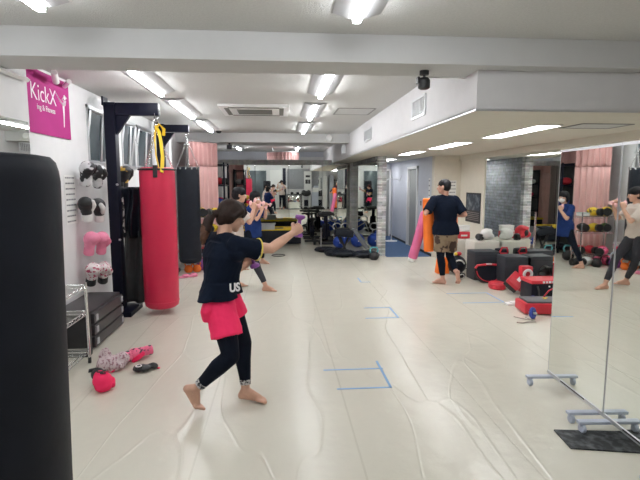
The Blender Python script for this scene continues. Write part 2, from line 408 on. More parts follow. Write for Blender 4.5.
door('door_2', [(2.88, 2.93, YP-0.03, YP, 0, 1.95), (3.15, 3.2, YP-0.03, YP, 0, 1.95), (2.88, 3.2, YP-0.03, YP, 1.9, 1.95)], (2.93, 3.15, YP-0.02, YP-0.003, 0.01, 1.9), [(2.96, YP-0.01, 0.95), (2.96, YP-0.05, 0.95), (3.03, YP-0.05, 0.95)])
# beams and the lowered ceiling
struct(MB().b2(WL, WR, 3.45, 3.85, 2.41, CE), 'beam_front', M_BEAM)
struct(MB().b2(WL, 1.48, 10.35, 10.75, 2.41, CE), 'beam_back', M_BEAM)
struct(MB().b2(1.48, WR, 3.62, YP, SOF, SOF+0.02), 'soffit_underside', M_SOFFIT)
struct(MB().b2(1.48, 1.50, 3.60, YF, SOF, CE), 'soffit_side', M_SOFSIDE)
struct(MB().b2(1.50, WR, 3.60, 3.62, SOF, 2.42), 'soffit_front', M_SOFSIDE)
struct(MB().b2(1.47, 1.49, 3.59, YP, SOF-0.008, SOF+0.006).b2(1.47, WR, 3.588, 3.60, SOF-0.008, SOF+0.006), 'trim_1', M_ALU)
struct(MB().b2(WR-0.05, WR, 3.62, 9.85, 2.02, SOF), 'trim_2', M_SOFFIT)
struct(MB().b2(3.2, WR, 9.80, 9.85, 2.04, SOF), 'trim_3', M_SOFFIT)
struct(MB().b2(WL, WL+0.012, 3.9, YP, 0, 0.06), 'baseboard_left', M_BLACKP)
struct(MB().b2(3.188, 3.2, 9.9, 11.0, 0, 0.06).b2(3.188, 3.2, 11.9, YP, 0, 0.06), 'baseboard_corridor', M_BLACKP)
struct(MB().b2(WL, WR, YB-0.1, YB, 0, CE), 'wall_back', M_WALL)
# mirrored partition: back leaf and side leaf, brick-wrapped rails and posts
struct(MB().b2(-1.62, 2.08, YP-0.005, YP+0.06, 0.02, 2.06), 'wall_mirror_back', M_MIRROR)
struct(MB().b2(2.075, 2.085, 10.2, YP, 0.02, 2.06), 'wall_mirror_side', M_MIRROR)
struct(MB().b2(2.085, 2.20, 10.2, YP, 0, 2.10), 'wall_slate_side', M_BRICKD)
struct(MB().b2(-2.15, 2.08, YP-0.04, YP+0.10, 2.06, 2.20), 'trim_4', M_BRICKR)
struct(MB().b2(2.04, 2.07, 10.2, YP, 2.02, SOF).b2(2.07, 2.24, 10.2, YP, 2.02, SOF), 'trim_5', M_BRICKD)
struct(MB().b2(2.07, 2.24, 10.06, 10.2, 0, SOF), 'column_front', M_BRICKW)
struct(MB().b2(1.96, 2.075, 13.45, 13.56, 0, SOF), 'column_back', M_BRICKR)
struct(MB().b2(WL, -1.62, YP, YP+0.06, 0, 2.06), 'wall_partition_end', M_WALL)
f = MB()
for x in (-0.7, 0.25, 1.2): f.b2(x-0.004, x+0.004, YP-0.012, YP-0.006, 0.02, 2.06)
f.b2(-1.62, 2.07, YP-0.02, YP-0.006, 0.0, 0.03)
struct(f, 'trim_6', M_BLACKP)
# wall mirror on the right wall
struct(MB().b2(WR-0.012, WR-0.002, 2.6, 8.65, 0.03, 2.02), 'wall_mirror_right', M_MIRROR)
# cable duct over the pilaster
struct(MB().tube([(-2.0, 2.4, 2.38), (-2.0, 3.4, 2.38)], 0.02, 4).tube([(-2.0, 3.4, 2.38), (-2.0, 4.14, 2.39)], 0.02, 4), 'trim_7', M_LIGHTPAN)

# ------------------------------------------------------------------ tape marks on the mat
def tape(name, boxes, label):
    m = MB()
    for b in boxes: m.b2(b[0], b[1], b[2], b[3], 0.0005, 0.002)
    o = m.build(name, M_TAPE, None, smooth=False); tag(o, label, 'tape mark', 'blue tape marks on the mat')
    return o
tape('floor_tape', [(0.35, 0.86, 3.87, 3.89), (0.83, 0.85, 3.49, 4.05), (0.42, 0.85, 3.49, 3.51)], 'blue tape corner mark on the mat closest to the woman in pink shorts')
tape('floor_tape', [(0.98, 1.38, 5.38, 5.40), (1.36, 1.38, 5.38, 5.86), (1.04, 1.38, 5.84, 5.86)], 'faint blue tape corner mark in the middle of the mat')
tape('floor_tape', [(1.26, 1.28, 7.4, 7.75), (1.27, 1.42, 7.4, 7.42)], 'short blue tape mark on the mat far beyond the other two corners')
tape('floor_tape', [(2.35, 2.95, 6.52, 6.54), (2.38, 3.0, 5.98, 6.0), (2.93, 2.95, 6.0, 6.52)], 'blue tape mark on the mat beside the red kick pads')

# ------------------------------------------------------------------ ceiling things
def ceil_light(x, y0, y1, label, group, z=CE, w=0.30):
    yc = (y0+y1)/2; L = y1-y0
    t = thing('ceiling_light', (x, yc, z), label, 'ceiling light', group)
    h = 0.035
    b = MB()
    b.poly([V((-w/2, -L/2, -0.004)), V((w/2, -L/2, -0.004)), V((0.05, -L/2, -h)), V((-0.05, -L/2, -h))], (0, L, 0))
    b.build('reflector', M_PAN, t, smooth=False)
    MB().b2(-0.025, 0.025, -L/2+0.015, L/2-0.015, -h-0.036, -h+0.002, bev=0.014).build('tube_lamp', M_TUBE, t)
    return t
G1 = 'strip lights over the training mat'
ceil_light(0.47, 1.85, 3.03, 'strip light in front of the beam, above the mat centre', G1)
ceil_light(-1.33, 1.8, 2.98, 'strip light in front of the beam, by the pilaster mirror', G1)
ceil_light(0.47, 4.50, 5.68, 'strip light behind the beam, closest of the row by the soffit', G1)
ceil_light(0.47, 6.35, 7.68, 'strip light in the middle of the row by the soffit', G1)
ceil_light(0.47, 8.35, 9.80, 'strip light just before the far beam, by the soffit row', G1)
ceil_light(-1.31, 4.50, 5.68, 'strip light above the pink punching bag', G1)
ceil_light(-1.31, 6.15, 7.65, 'strip light above the gap between the two bag stands', G1)
ceil_light(-1.31, 8.10, 9.62, 'strip light just before the far beam, on the window side', G1)
ceil_light(0.53, 13.95, 15.0, 'far strip light beyond the mirrored partition near the curtain drum', G1)
ceil_light(-1.20, 13.95, 15.0, 'far strip light beyond the partition beside the black camera', G1)
ceil_light(0.50, -0.3, 0.95, 'strip light right above the photographer', G1)
ceil_light(-1.42, -0.3, 0.95, 'strip light over the standing black bag', G1)
def flat_light(x, y0, y1, label, z=SOF, w=0.24):
    t = thing('recessed_light', (x, (y0+y1)/2, z), label, 'ceiling light', 'flat lights in the lowered ceiling'); L = y1-y0
    f = MB()
    for s in (-1, 1): f.b2(s*(w/2)-0.008, s*(w/2)+0.008, -L/2, L/2, -0.012, 0.0); f.b2(-w/2, w/2, s*L/2-0.008, s*L/2+0.008, -0.012, 0.0)
    f.build('frame', M_LIGHTPAN, t, smooth=False)
    MB().b2(-w/2+0.01, w/2-0.01, -L/2+0.01, L/2-0.01, -0.006, 0.0).build('diffuser', M_TUBE2, t, smooth=False)
flat_light(2.56, 4.45, 5.75, 'flat light closest to the soffit corner')
flat_light(2.50, 6.45, 7.70, 'second flat light from the soffit corner, above the coach')
flat_light(2.44, 8.35, 9.45, 'third flat light from the soffit corner, before the corridor')
flat_light(2.62, 11.2, 12.2, 'flat light over the blue carpet of the corridor')
flat_light(2.70, 12.75, 13.5, 'short flat light added to brighten the far end of the corridor')  # extra lamp, added to lift the dim corridor walls
# air conditioner
t = thing('ceiling_air_conditioner', (-0.34, 7.0, CE), 'square white ceiling air conditioner with slotted grille', 'air conditioner')
MB().b2(-0.47, 0.47, -0.47, 0.47, -0.035, 0, bev=0.008).build('panel', M_WHITEP, t)
g = MB()
for k in range(9): g.b2(-0.24, 0.24, -0.20+k*0.05, -0.18+k*0.05, -0.042, -0.034)
g.build('grille', mat('grey_grille', (0.22, 0.22, 0.21), 0.6), t, smooth=False)
for nm, a in (('vent_flap', (-0.34, 0.34, -0.40, -0.34)), ('vent_flap', (-0.34, 0.34, 0.34, 0.40)), ('vent_flap', (-0.40, -0.34, -0.34, 0.34)), ('vent_flap', (0.34, 0.40, -0.34, 0.34))):
    MB().b2(*a, -0.041, -0.034).build(nm, MATS['grey_grille'], t, smooth=False)
def hatch(x, y, z, w, d, label):
    m = MB(); e = 0.012
    for s in (-1, 1): m.b2(s*w/2-e, s*w/2+e, -d/2, d/2, -0.006, 0); m.b2(-w/2, w/2, s*d/2-e, s*d/2+e, -0.006, 0)
    t = thing('ceiling_hatch', (x, y, z), label, 'access hatch', 'ceiling access hatches')
    m.build('hatch_frame', MATS['grey_grille'], t, smooth=False)
    MB().b2(-w/2+e, w/2-e, -d/2+e, d/2-e, -0.003, 0).build('hatch_panel', M_BEAM, t, smooth=False)
hatch(1.08, 7.1, CE, 0.52, 0.62, 'square access hatch in the main ceiling beside the soffit')
hatch(3.06, 4.52, SOF, 0.50, 0.36, 'access hatch in the lowered ceiling above the standing mirrors')
def vent(y0, y1, z0, z1, label):
    t = thing('air_vent', (1.48, (y0+y1)/2, (z0+z1)/2), label, 'vent', 'vents on the soffit side'); L = y1-y0; H = z1-z0
    f = MB()
    for s in (-1, 1): f.b2(-0.015, 0, s*L/2-0.012, s*L/2+0.012, -H/2, H/2); f.b2(-0.015, 0, -L/2, L/2, s*H/2-0.012, s*H/2+0.012)
    f.build('frame', M_ALU, t, smooth=False)
    MB().b2(-0.004, 0, -L/2, L/2, -H/2, H/2).build('backing', MATS['grey_grille'], t, smooth=False)
    s_ = MB()
    n = 9
    for k in range(n): s_.b2(-0.012, -0.004, -L/2+(k+0.3)*L/n, -L/2+(k+0.7)*L/n, -H/2, H/2)
    s_.build('slats', M_ALU, t, smooth=False)
vent(4.88, 5.36, 2.27, 2.46, 'vent grille closest to the soffit corner')
vent(7.8, 8.4, 2.28, 2.45, 'vent grille in the middle of the soffit side')
vent(10.85, 11.5, 2.24, 2.42, 'vent grille farthest along the soffit side')
# cameras, detector, cable
t = thing('spot_speaker', (1.09, 3.66, 2.41), 'small black spotlight hanging under the beam at the soffit corner', 'spotlight')
MB().cyl((0, 0, 0), (0, 0, -0.03), 0.035).cyl((0, 0, -0.03), (0, 0, -0.06), 0.01).build('mount', M_BLACKP, t)
MB().lathe((0, 0, -0.05), [(0.03, 0), (0.045, -0.02), (0.045, -0.075), (0.03, -0.085)]).box((-0.045, 0, -0.07), (0.02, 0.05, 0.05), bev=0.006).build('housing', M_BLACKP, t)
MB().ell((0, 0, -0.088), (0.032, 0.032, 0.028)).build('lens_dome', mat('smoked_dome', (0.35, 0.34, 0.33), 0.15), t)
t = thing('security_camera', (-1.07, 10.55, 2.41), 'small black camera under the far beam', 'camera')
MB().cyl((0, 0, 0), (0, 0, -0.05), 0.02).build('mount', M_BLACKP, t)
MB().box((0, -0.02, -0.09), (0.10, 0.15, 0.09), bev=0.015).build('housing', M_BLACKP, t)
MB().cyl((0, -0.09, -0.09), (0, -0.115, -0.09), 0.03).build('lens', M_BLACKM, t)
t = thing('smoke_detector', (-1.22, 10.0, CE), 'small dark domed detector on the ceiling before the far beam', 'smoke detector')
MB().lathe((0, 0, 0), [(0.055, 0), (0.055, -0.02), (0.03, -0.045), (0.0, -0.05)]).build('dome', M_BLACKP, t)
t = thing('beam_speaker', (1.05, 10.34, 2.50), 'small white round speaker on the face of the far beam', 'speaker')
MB().lathe((0, 0, 0), [(0.07, 0), (0.07, 0.03), (0.05, 0.06), (0.0, 0.065)], axis=(0, -1, 0)).build('body', M_LIGHTPAN, t)
o = MB().tube([(1.13, 3.84, 2.40), (1.6, 3.845, 2.402), (2.2, 3.845, 2.400), (2.46, 3.845, 2.402)], 0.006, 6).build('power_cable', M_LIGHTPAN)
tag(o, 'thin white cable running along the underside of the beam', 'cable')
o = MB().tube([(2.50, 3.84, 2.40), (2.7, 3.66, 2.385), (3.2, 3.3, 2.395), (3.6, 3.2, 2.40)], 0.006, 6).build('power_cable', M_LIGHTPAN)
tag(o, 'loose end of white cable sagging past the black clip', 'cable')
o = MB().box((2.48, 3.84, 2.398), (0.04, 0.03, 0.022), bev=0.004).build('cable_clip', M_BLACKP)
tag(o, 'small black clip holding the white cable to the beam', 'clip')

# ------------------------------------------------------------------ banner and notices
t = thing('hanging_banner', (WL+0.012, 4.72, 2.2), 'magenta banner with white KickX lettering and kicking figure', 'banner')
MB().b2(-0.002, 0.002, -0.40, 0.50, -0.19, 0.37).build('banner_cloth', M_MAG, t, smooth=False)
R_ = (PI/2, 0, PI/2)
M_LETF = bpy.data.fonts[0] if bpy.data.fonts else None
text('KickX', 0.215, M_LET, t, (0.004, -0.035, 0.165), R_, sx=0.92, bold=-0.002)
text('ing & Fitness', 0.072, M_LET, t, (0.004, 0.0, 0.045), R_, 'small_lettering', sx=0.95)
k = MB()   # kicking figure: standing leg, raised leg, body, head, arms
yy, zz = 0.335, 0.06
def stroke(m, pts, r):
    m.tube([(0.003, yy+p[0], zz+p[1]) for p in pts], r, 8, flat=0.3)
stroke(k, [(0.02, -0.14), (0.03, -0.02), (0.03, 0.07)], [0.006, 0.013, 0.020]); stroke(k, [(0.03, 0.07), (-0.04, 0.10), (-0.13, 0.17)], [0.020, 0.014, 0.005])
stroke(k, [(0.03, 0.07), (0.045, 0.12)], [0.020, 0.022]); stroke(k, [(0.045, 0.12), (0.0, 0.125), (0.03, 0.15)], 0.008)
k.ell((0.003, yy+0.065, zz+0.155), (0.003, 0.024, 0.026)); stroke(k, [(0.065, 0.165), (0.115, 0.15)], [0.012, 0.004])
k.build('kicking_figure', M_LET, t)
t = thing('rolled_sheet', (-2.06, 4.66, 2.475), 'white rolled sheets tucked under the beam above the magenta banner', 'roll')
MB().cyl((0.10, -0.14, 0.06), (0.0, 0.12, 0.03), 0.025, 0.03).build('roll', M_LIGHTPAN, t)
MB().cyl((0.06, 0.26, 0.06), (-0.05, 0.42, 0.045), 0.022).build('roll', M_LIGHTPAN, t)
def notice(loc, w, h, lines, label, axis='x', marks=2, mm=None):
    """a sheet on a wall with rows of small printed strokes; axis: wall normal"""
    t = thing('paper_notice', loc, label, 'notice')
    m = MB(); q = MB(); random.seed(int(w*1000+h*77))
    if axis == 'x': m.b2(-0.0015, 0.0, -w/2, w/2, -h/2, h/2)
    else: m.b2(-w/2, w/2, -0.0015, 0.0, -h/2, h/2)
    m.build('sheet', mm or M_LIGHTPAN, t, smooth=False)
    s = -0.0025 if loc[0] > 0 or axis == 'y' else 0.001
    for i in range(lines):
        z = h/2 - (i+0.5)*h/lines; u = -w*0.42
        while u < w*0.36:
            L = random.uniform(0.03, 0.12)*w*2
            a, b = u, min(u+L, w*0.42)
            if axis == 'x': q.b2(s, s+0.0015, a, b, z-h/lines*0.13, z+h/lines*0.13)
            else: q.b2(a, b, s, s+0.0015, z-h/lines*0.13, z+h/lines*0.13)
            u = b+0.04*w
    q.build('lettering', mat('faded_print', (0.22, 0.22, 0.24), 0.7), t, smooth=False)
notice((WL+0.004, 5.15, 1.40), 0.26, 0.50, 9, 'white paper with handwritten column beside the hung gloves')
notice((3.199, 10.15, 1.45), 0.10, 0.42, 4, 'narrow notice with bold black characters at the corridor corner')
notice((3.199, 10.75, 1.10), 0.08, 0.10, 1, 'small dark switch label on the corridor wall', mm=M_BLACKP)
notice((3.60, 9.848, 1.40), 0.16, 0.42, 6, 'list of small printed lines on the cream wall behind the coach', axis='y')
t = thing('fight_poster', (WR-0.004, 9.14, 1.08), 'dark event poster on the cream wall above the white stools', 'poster')
MB().b2(-0.003, 0.0, -0.36, 0.36, -0.29, 0.29).build('sheet', M_BLACKP, t, smooth=False)
MB().b2(-0.005, -0.003, -0.32, 0.32, -0.05, 0.26).build('picture', M_POST, t, smooth=False)
q = MB()
for i in range(5): q.b2(-0.005, -0.003, -0.3, 0.3-0.05*(i % 2), -0.10-i*0.035, -0.09-i*0.035)
q.build('lettering', mat('poster_grey_print', (0.30, 0.25, 0.25), 0.6), t, smooth=False)

# ------------------------------------------------------------------ curtains
def curtain_mb(x0, y0, x1, y1, z0, z1, folds, amp=0.035, th=0.006, n=None):
    m = MB(); n = n or folds*8; rows = 7
    d = V((x1-x0, y1-y0, 0)); L = d.length; d.normalize(); q = V((-d.y, d.x, 0))
    def P(i, j, s):
        u = i/n; h = j/rows
        a = amp*(0.8+0.5*h)*math.sin(u*folds*2*PI + 0.6*math.sin(3*u)) + 0.01*math.sin(u*folds*5+h*3)
        return V((x0, y0, z1+(z0-z1)*h)) + d*L*u + q*(a+s*th)
    vs = [[[m.bm.verts.new(P(i, j, s)) for i in range(n+1)] for j in range(rows+1)] for s in (0, 1)]
    for s in (0, 1):
        for j in range(rows):
            for i in range(n): m.bm.faces.new((vs[s][j][i], vs[s][j][i+1], vs[s][j+1][i+1], vs[s][j+1][i]))
    for j in range(rows):
        m.bm.faces.new((vs[0][j][0], vs[0][j+1][0], vs[1][j+1][0], vs[1][j][0])); m.bm.faces.new((vs[0][j][n], vs[0][j+1][n], vs[1][j+1][n], vs[1][j][n]))
    for i in range(n):
        m.bm.faces.new((vs[0][0][i], vs[0][0][i+1], vs[1][0][i+1], vs[1][0][i])); m.bm.faces.new((vs[0][rows][i], vs[0][rows][i+1], vs[1][rows][i+1], vs[1][rows][i]))
    return m
def curtain(x0, y0, x1, y1, z0, z1, folds, label):
    t = thing('changing_curtain', (0, 0, 0), label, 'curtain', 'pink changing curtains')
    zs = z1-0.48
    curtain_mb(x0, y0, x1, y1, zs, z1, folds).build('mesh_panel', M_CURTNET, t, angle=3)
    curtain_mb(x0, y0, x1, y1, z0, zs, folds).build('cloth_panel', M_CURT, t, angle=3)
    d = V((x1-x0, y1-y0, 0)).normalized()*0.06
    MB().tube([(x0-d.x, y0-d.y, z1+0.02), (x1+d.x, y1+d.y, z1+0.02)], 0.012, 8).build('curtain_rail', M_ALU, t)
    return t
curtain(-1.77, 9.72, -1.29, 10.2, 0.12, 2.37, 6, 'full length pink curtain on the window side below the far beam')
curtain(-1.62, 10.35, -1.60, 11.9, 0.12, 2.37, 9, 'long pink curtain running back behind the tall dark rack')
# round curtained booth beyond the partition
t = thing('curtain_booth', (0.10, 14.75, 0), 'round pink curtained booth rising above the mirrored partition', 'curtain')
m = MB(); n = 120; rings = []
for z in (2.02, 2.34): rings.append([V((math.cos(2*PI*i/n)*(0.46+0.02*math.sin(i*1.57)), math.sin(2*PI*i/n)*(0.46+0.02*math.sin(i*1.57)), z)) for i in range(n)])
m.ring_loft(rings, cap=False)
m.build('cloth_panel', M_CURT, t, angle=3)
m = MB(); rings = []
for z in (2.34, 2.45): rings.append([V((math.cos(2*PI*i/n)*(0.47+0.02*math.sin(i*1.57)), math.sin(2*PI*i/n)*(0.47+0.02*math.sin(i*1.57)), z)) for i in range(n)])
m.ring_loft(rings, cap=False); m.build('mesh_panel', M_CURTNET, t, angle=3)
m = MB().torus((0, 0, 2.46), 0.47, 0.015, n=40)
for a in (0.5, 2.2, 4.0): m.tube([(0.47*math.cos(a), 0.47*math.sin(a), 2.46), (0.47*math.cos(a), 0.47*math.sin(a), 2.60)], 0.008, 6)
m.build('curtain_rail', M_ALU, t)
tag(MB().b2(0.7, 1.5, 16.40, 16.48, 2.1, 2.42, bev=0.01).build('wall_board', M_WALL), 'pale board on the end wall high beyond the partition', 'board')

# ------------------------------------------------------------------ people
def hand(m, W, d, n, t, curl, s=1.0, thumb=0.7):
    """palm and five fingers. W wrist, d towards the fingers, n out of the palm, t towards the thumb; curl: three bend angles (radians)"""
    W = V(W); d = V(d).normalized(); t = V(t); t = (t-d*t.dot(d)).normalized(); n0 = V(n); n = (n0-d*n0.dot(d)-t*n0.dot(t)).normalized()
    R = Matrix((t, d, n)).transposed()
    m.ell(W+d*0.048*s, (0.040*s, 0.052*s, 0.017*s), R)
    m.limb([(W-d*0.01, 0.024*s), (W+d*0.03*s, 0.021*s)])
    for off, L in ((0.029, 0.070), (0.010, 0.079), (-0.009, 0.073), (-0.027, 0.058)):
        p = W + d*0.088*s + t*off*s - d*(0.004 if abs(off) > 0.02 else 0)
        a = 0.0; pts = [(p - d*0.02*s, 0.0095*s)]
        for i, (fr, c) in enumerate(((0.42, curl[0]), (0.32, curl[1]), (0.26, curl[2]))):
            pts.append((p, (0.0098-0.0008*i)*s)); a += c
            p = p + (d*math.cos(a)+n*math.sin(a))*L*fr*s
        pts.append((p, 0.0068*s))
        m.limb(pts, n=10)
    p = W+d*0.020*s+t*0.028*s
    q = p+(d*0.55+t*0.62+n*0.55*thumb).normalized()*0.042*s
    r = q+(d*0.75+t*(0.25-0.5*thumb)+n*0.75*thumb).normalized()*0.032*s
    m.limb([(W+d*0.012*s+t*0.012*s, 0.016*s), (p, 0.014*s), (q, 0.0115*s), (r, 0.009*s)], n=10)

def foot(m, A, f, n, s=1.0, tb=None):
    """A ankle, f towards the toes, n out of the sole"""
    A = V(A); f = V(f).normalized(); n = V(n); n = (n-f*n.dot(f)).normalized(); b = f.cross(n).normalized()
    heel = A + n*0.062*s - f*0.030*s; ball = A + n*0.072*s + f*0.115*s
    m.limb([(A, 0.031*s), (heel, 0.031*s)])
    m.limb([(A+n*0.012*s, 0.033*s), (ball-n*0.012*s, 0.024*s)])
    m.limb([(heel, 0.028*s), (ball, 0.023*s)])
    m.ell(ball, (0.043*s, 0.030*s, 0.021*s), Matrix((b, f, n)).transposed())
    td = V(tb).normalized() if tb else f; tn = n*0.008 if not tb else V((0, 0, -0.012))
    for k, (u, L, r) in enumerate(((-0.030, 0.062, 0.0125), (-0.011, 0.060, 0.0095), (0.006, 0.053, 0.009), (0.021, 0.045, 0.0085), (0.034, 0.035, 0.008))):
        m.limb([(ball+b*u*s, 0.014*s), (ball+b*u*s+td*L*s+tn*s, r*s)], n=10)

def person(name, loc, J, label, skin, top, bottom, hair, group=None, voxel=0.006, s=1.0, build=1.0, toes=None, hands=None,
           sleeve=0.62, hem_drop=0.06, shorts=None, legging=None, cuff=None, hairstyle='short', hairmat=None, trim=None, face_mask=False):
    """J: joints in world metres"""
    L = V(loc)
    t = thing(name, loc, label, 'person', group)
    j = {k: ([V(q)-L for q in v] if isinstance(v, list) else V(v)-L) for k, v in J.items() if k not in ('hf', 'F')}
    F = V(J['F']).normalized(); S = F.cross(V((0, 0, 1))).normalized()      # S: the person's right
    hf = V(J['hf']).normalized(); hs = hf.cross(V((0, 0, 1))).normalized(); hu = hs.cross(hf).normalized()
    pel, neck, hd = j['pel'], j['neck'], j['head']
    sr, sl = j['sh']; shs = (sr-sl).normalized(); shm = (sr+sl)/2
    sF = V((0, 0, 1)).cross(shs).normalized(); 
    if sF.dot(F) < 0: sF = -sF
    hs2 = (j['hip'][0]-j['hip'][1]).normalized(); hF = F
    def mixv(a, b, k): return (a*(1-k)+b*k).normalized()
    B = build
    def rings(e, lo=-0.10, hi=1.0, he=0.0):
        spec = [(-0.16, 0.125, 0.100), (-0.06, 0.160*1.0, 0.112), (0.10, 0.152, 0.104), (0.32, 0.122, 0.088), (0.55, 0.140, 0.100), (0.78, 0.160, 0.108), (0.93, 0.158, 0.092), (1.03, 0.105, 0.072)]
        out = []
        for k, w_, d_ in spec:
            if k < lo or k > hi: continue
            c = pel + (shm-pel)*k + V((0, 0, 0.02))*max(0, k-0.9)
            kk = min(max(k, 0), 1)
            sd = mixv(hs2, shs, kk); fd = sd.cross(V((0, 0, 1))); fd = -fd if fd.dot(F) < 0 else fd
            out.append((c, (w_*B+e+he*(1-kk))*s, (d_*B+e+he*0.7*(1-kk))*s, sd, fd.normalized()))
        return out
    m = MB()
    m.torso(rings(0.0))
    m.limb([(shm+V((0, 0, 0.0)), 0.058*s), (neck, 0.050*s*B), (hd-hu*0.035*s-hf*0.02*s, 0.050*s)])
    m.limb([(sr, 0.048*s*B), (shm+V((0, 0, 0.03)), 0.045*s), (sl, 0.048*s*B)])
    nb = shm+(neck-shm)*0.45
    m.limb([(sr-V((0, 0, 0.004)), 0.044*s*B), (nb, 0.048*s), (sl-V((0, 0, 0.004)), 0.044*s*B)])
    Rh = Matrix((hs, hf, hu)).transposed()
    m.ell(hd+hu*0.02*s-hf*0.006*s, (0.076*s, 0.094*s, 0.092*s), Rh)
    m.ell(hd-hu*0.035*s+hf*0.022*s, (0.060*s, 0.066*s, 0.066*s), Rh)
    m.ell(hd-hu*0.075*s+hf*0.055*s, (0.030*s, 0.028*s, 0.025*s), Rh)      # chin
    m.limb([(hd+hu*0.012*s+hf*0.083*s, 0.009*s), (hd-hu*0.022*s+hf*0.100*s, 0.0125*s)])   # nose
    for q in (-1, 1):
        m.ell(hd+hs*q*0.076*s-hu*0.005*s-hf*0.008*s, (0.009*s, 0.019*s, 0.030*s), Rh)     # ears
        m.ell(hd+hs*q*0.035*s-hu*0.015*s+hf*0.066*s, (0.022*s, 0.018*s, 0.022*s), Rh)     # cheeks
    hands = hands or [{}, {}]; toes = toes or [{}, {}]
    for i in (0, 1):
        q = 1 if i == 0 else -1
        sh, el, wr = j['sh'][i], j['el'][i], j['wr'][i]
        m.limb([(sh, 0.047*s*B), ((sh+el)/2, 0.042*s*B), (el, 0.034*s*B)])
        m.limb([(el, 0.035*s*B), (el+(wr-el)*0.3, 0.037*s*B), (wr, 0.024*s)])
        h = hands[i]
        d = V(h.get('d', (wr-el))); hand(m, wr, d, V(h.get('n', -S*q)), V(h.get('t', (0, 0, 1))), h.get('curl', (0.5, 0.6, 0.5)), s*h.get('s', 1.0), h.get('thumb', 0.7))
        hp, kn, an = j['hip'][i], j['kn'][i], j['an'][i]
        m.limb([(hp, 0.088*s*B), (hp+(kn-hp)*0.45, 0.074*s*B), (kn, 0.052*s*B)])
        m.limb([(kn, 0.053*s*B), (kn+(an-kn)*0.32-F*0.012, 0.054*s*B), (kn+(an-kn)*0.75, 0.037*s), (an, 0.032*s)])
        fo = toes[i]
        foot(m, an, fo.get('f', F), fo.get('n', (0, 0, -1)), s*0.95, fo.get('tb'))
    m.blob('body', skin, t, voxel, 3)
    # face
    for q in (-1, 1):
        e = MB(); ec = hd+hs*q*0.031*s+hu*0.008*s+hf*0.078*s
        e.ell(ec, (0.0135*s, 0.010*s, 0.0075*s), Rh, 12, 8); eo = e.build('eye', M_EYE, t)
        MB().ell(ec+hf*0.0075*s, (0.0058*s, 0.004*s, 0.0062*s), Rh, 10, 6).build('iris', M_INK, eo)
        MB().tube([hd+hs*(q*0.014)*s+hu*0.026*s+hf*0.0895*s, hd+hs*(q*0.034)*s+hu*0.032*s+hf*0.084*s, hd+hs*(q*0.052)*s+hu*0.026*s+hf*0.070*s], 0.0032*s, 6).build('eyebrow', hairmat, t)
    if face_mask:
        MB().ell(hd-hu*0.042*s+hf*0.048*s, (0.060*s, 0.062*s, 0.050*s), Rh).build('face_mask', M_LIGHTPAN, t)
    else:
        MB().ell(hd-hu*0.046*s+hf*0.083*s, (0.021*s, 0.007*s, 0.0065*s), Rh, 12, 8).build('mouth', M_LIP, t)
    # hair
    h = MB()
    cr = hairstyle == 'crop'
    h.ell(hd+hu*0.034*s-hf*0.012*s, (0.080*s, 0.097*s, 0.083*s), Rh) if cr else h.ell(hd+hu*0.040*s-hf*0.012*s, (0.086*s, 0.103*s, 0.082*s), Rh)
    h.ell(hd-hf*0.032*s+hu*0.005*s, (0.0785*s, 0.072*s, 0.075*s), Rh) if cr else h.ell(hd-hf*0.035*s+hu*0.005*s, (0.084*s, 0.080*s, 0.088*s), Rh)
    if hairstyle == 'crop':
        h.ell(hd-hf*0.035*s-hu*0.02*s, (0.062*s, 0.058*s, 0.050*s), Rh)
    if hairstyle in ('bob', 'ponytail'):
        for q in (-1, 1):
            h.limb([(hd+hs*q*0.060*s+hu*0.05*s+hf*0.030*s, 0.03*s), (hd+hs*q*0.074*s-hu*0.005*s-hf*0.010*s, 0.024*s), (hd+hs*q*0.070*s-hu*(0.085 if hairstyle == 'bob' else 0.035)*s-hf*0.008*s, 0.018*s if hairstyle == 'bob' else 0.012)])
            h.limb([(hd+hs*q*0.015*s+hu*0.095*s+hf*0.045*s, 0.022*s), (hd+hs*q*0.040*s+hu*0.055*s+hf*0.078*s, 0.012*s), (hd+hs*q*0.058*s+hu*0.02*s+hf*0.065*s, 0.009*s)])
        h.limb([(hd+hu*0.075*s+hf*0.06*s, 0.022*s), (hd+hu*0.04*s+hf*0.088*s, 0.011*s)])
    if hairstyle == 'ponytail':
        h.ell(hd-hf*0.055*s-hu*0.035*s, (0.060*s, 0.048*s, 0.055*s), Rh)
    if hairstyle == 'bob':
        h.ell(hd-hf*0.045*s-hu*0.045*s, (0.078*s, 0.055*s, 0.062*s), Rh)
    if hairstyle == 'short':
        for q in (-1, 1): h.limb([(hd+hs*q*0.066*s+hu*0.045*s+hf*0.02*s, 0.024*s), (hd+hs*q*0.074*s+hu*0.005*s-hf*0.005*s, 0.012*s)])
    hb = h.blob('hair', hair, t, max(voxel*0.9, 0.005), 5, wrinkle=0.0022, wscale=30)
    # top
    c = MB()
    c.torso(rings(0.020, he=0.022, lo=-0.10-0.001, hi=1.0)[0:0] + [(pel+V((0, 0, -hem_drop)), (0.196 if shorts else 0.176)*B*s, (0.150 if shorts else 0.130)*B*s, hs2, F)] + rings(0.018, lo=0.05, hi=1.04, he=0.034 if shorts else 0.018))
    c.limb([(sr-V((0, 0, 0.005)), 0.060*s*B), (shm+V((0, 0, 0.018)), 0.055*s), (sl-V((0, 0, 0.005)), 0.060*s*B)])
    c.limb([(sr-V((0, 0, 0.008)), 0.062*s*B), (nb-V((0, 0, 0.006)), 0.062*s), (sl-V((0, 0, 0.008)), 0.062*s*B)])
    c.limb([(sr-V((0, 0, 0.05)), 0.062*s*B), (pel+(shm-pel)*0.72, 0.11*s*B), (sl-V((0, 0, 0.05)), 0.062*s*B)])
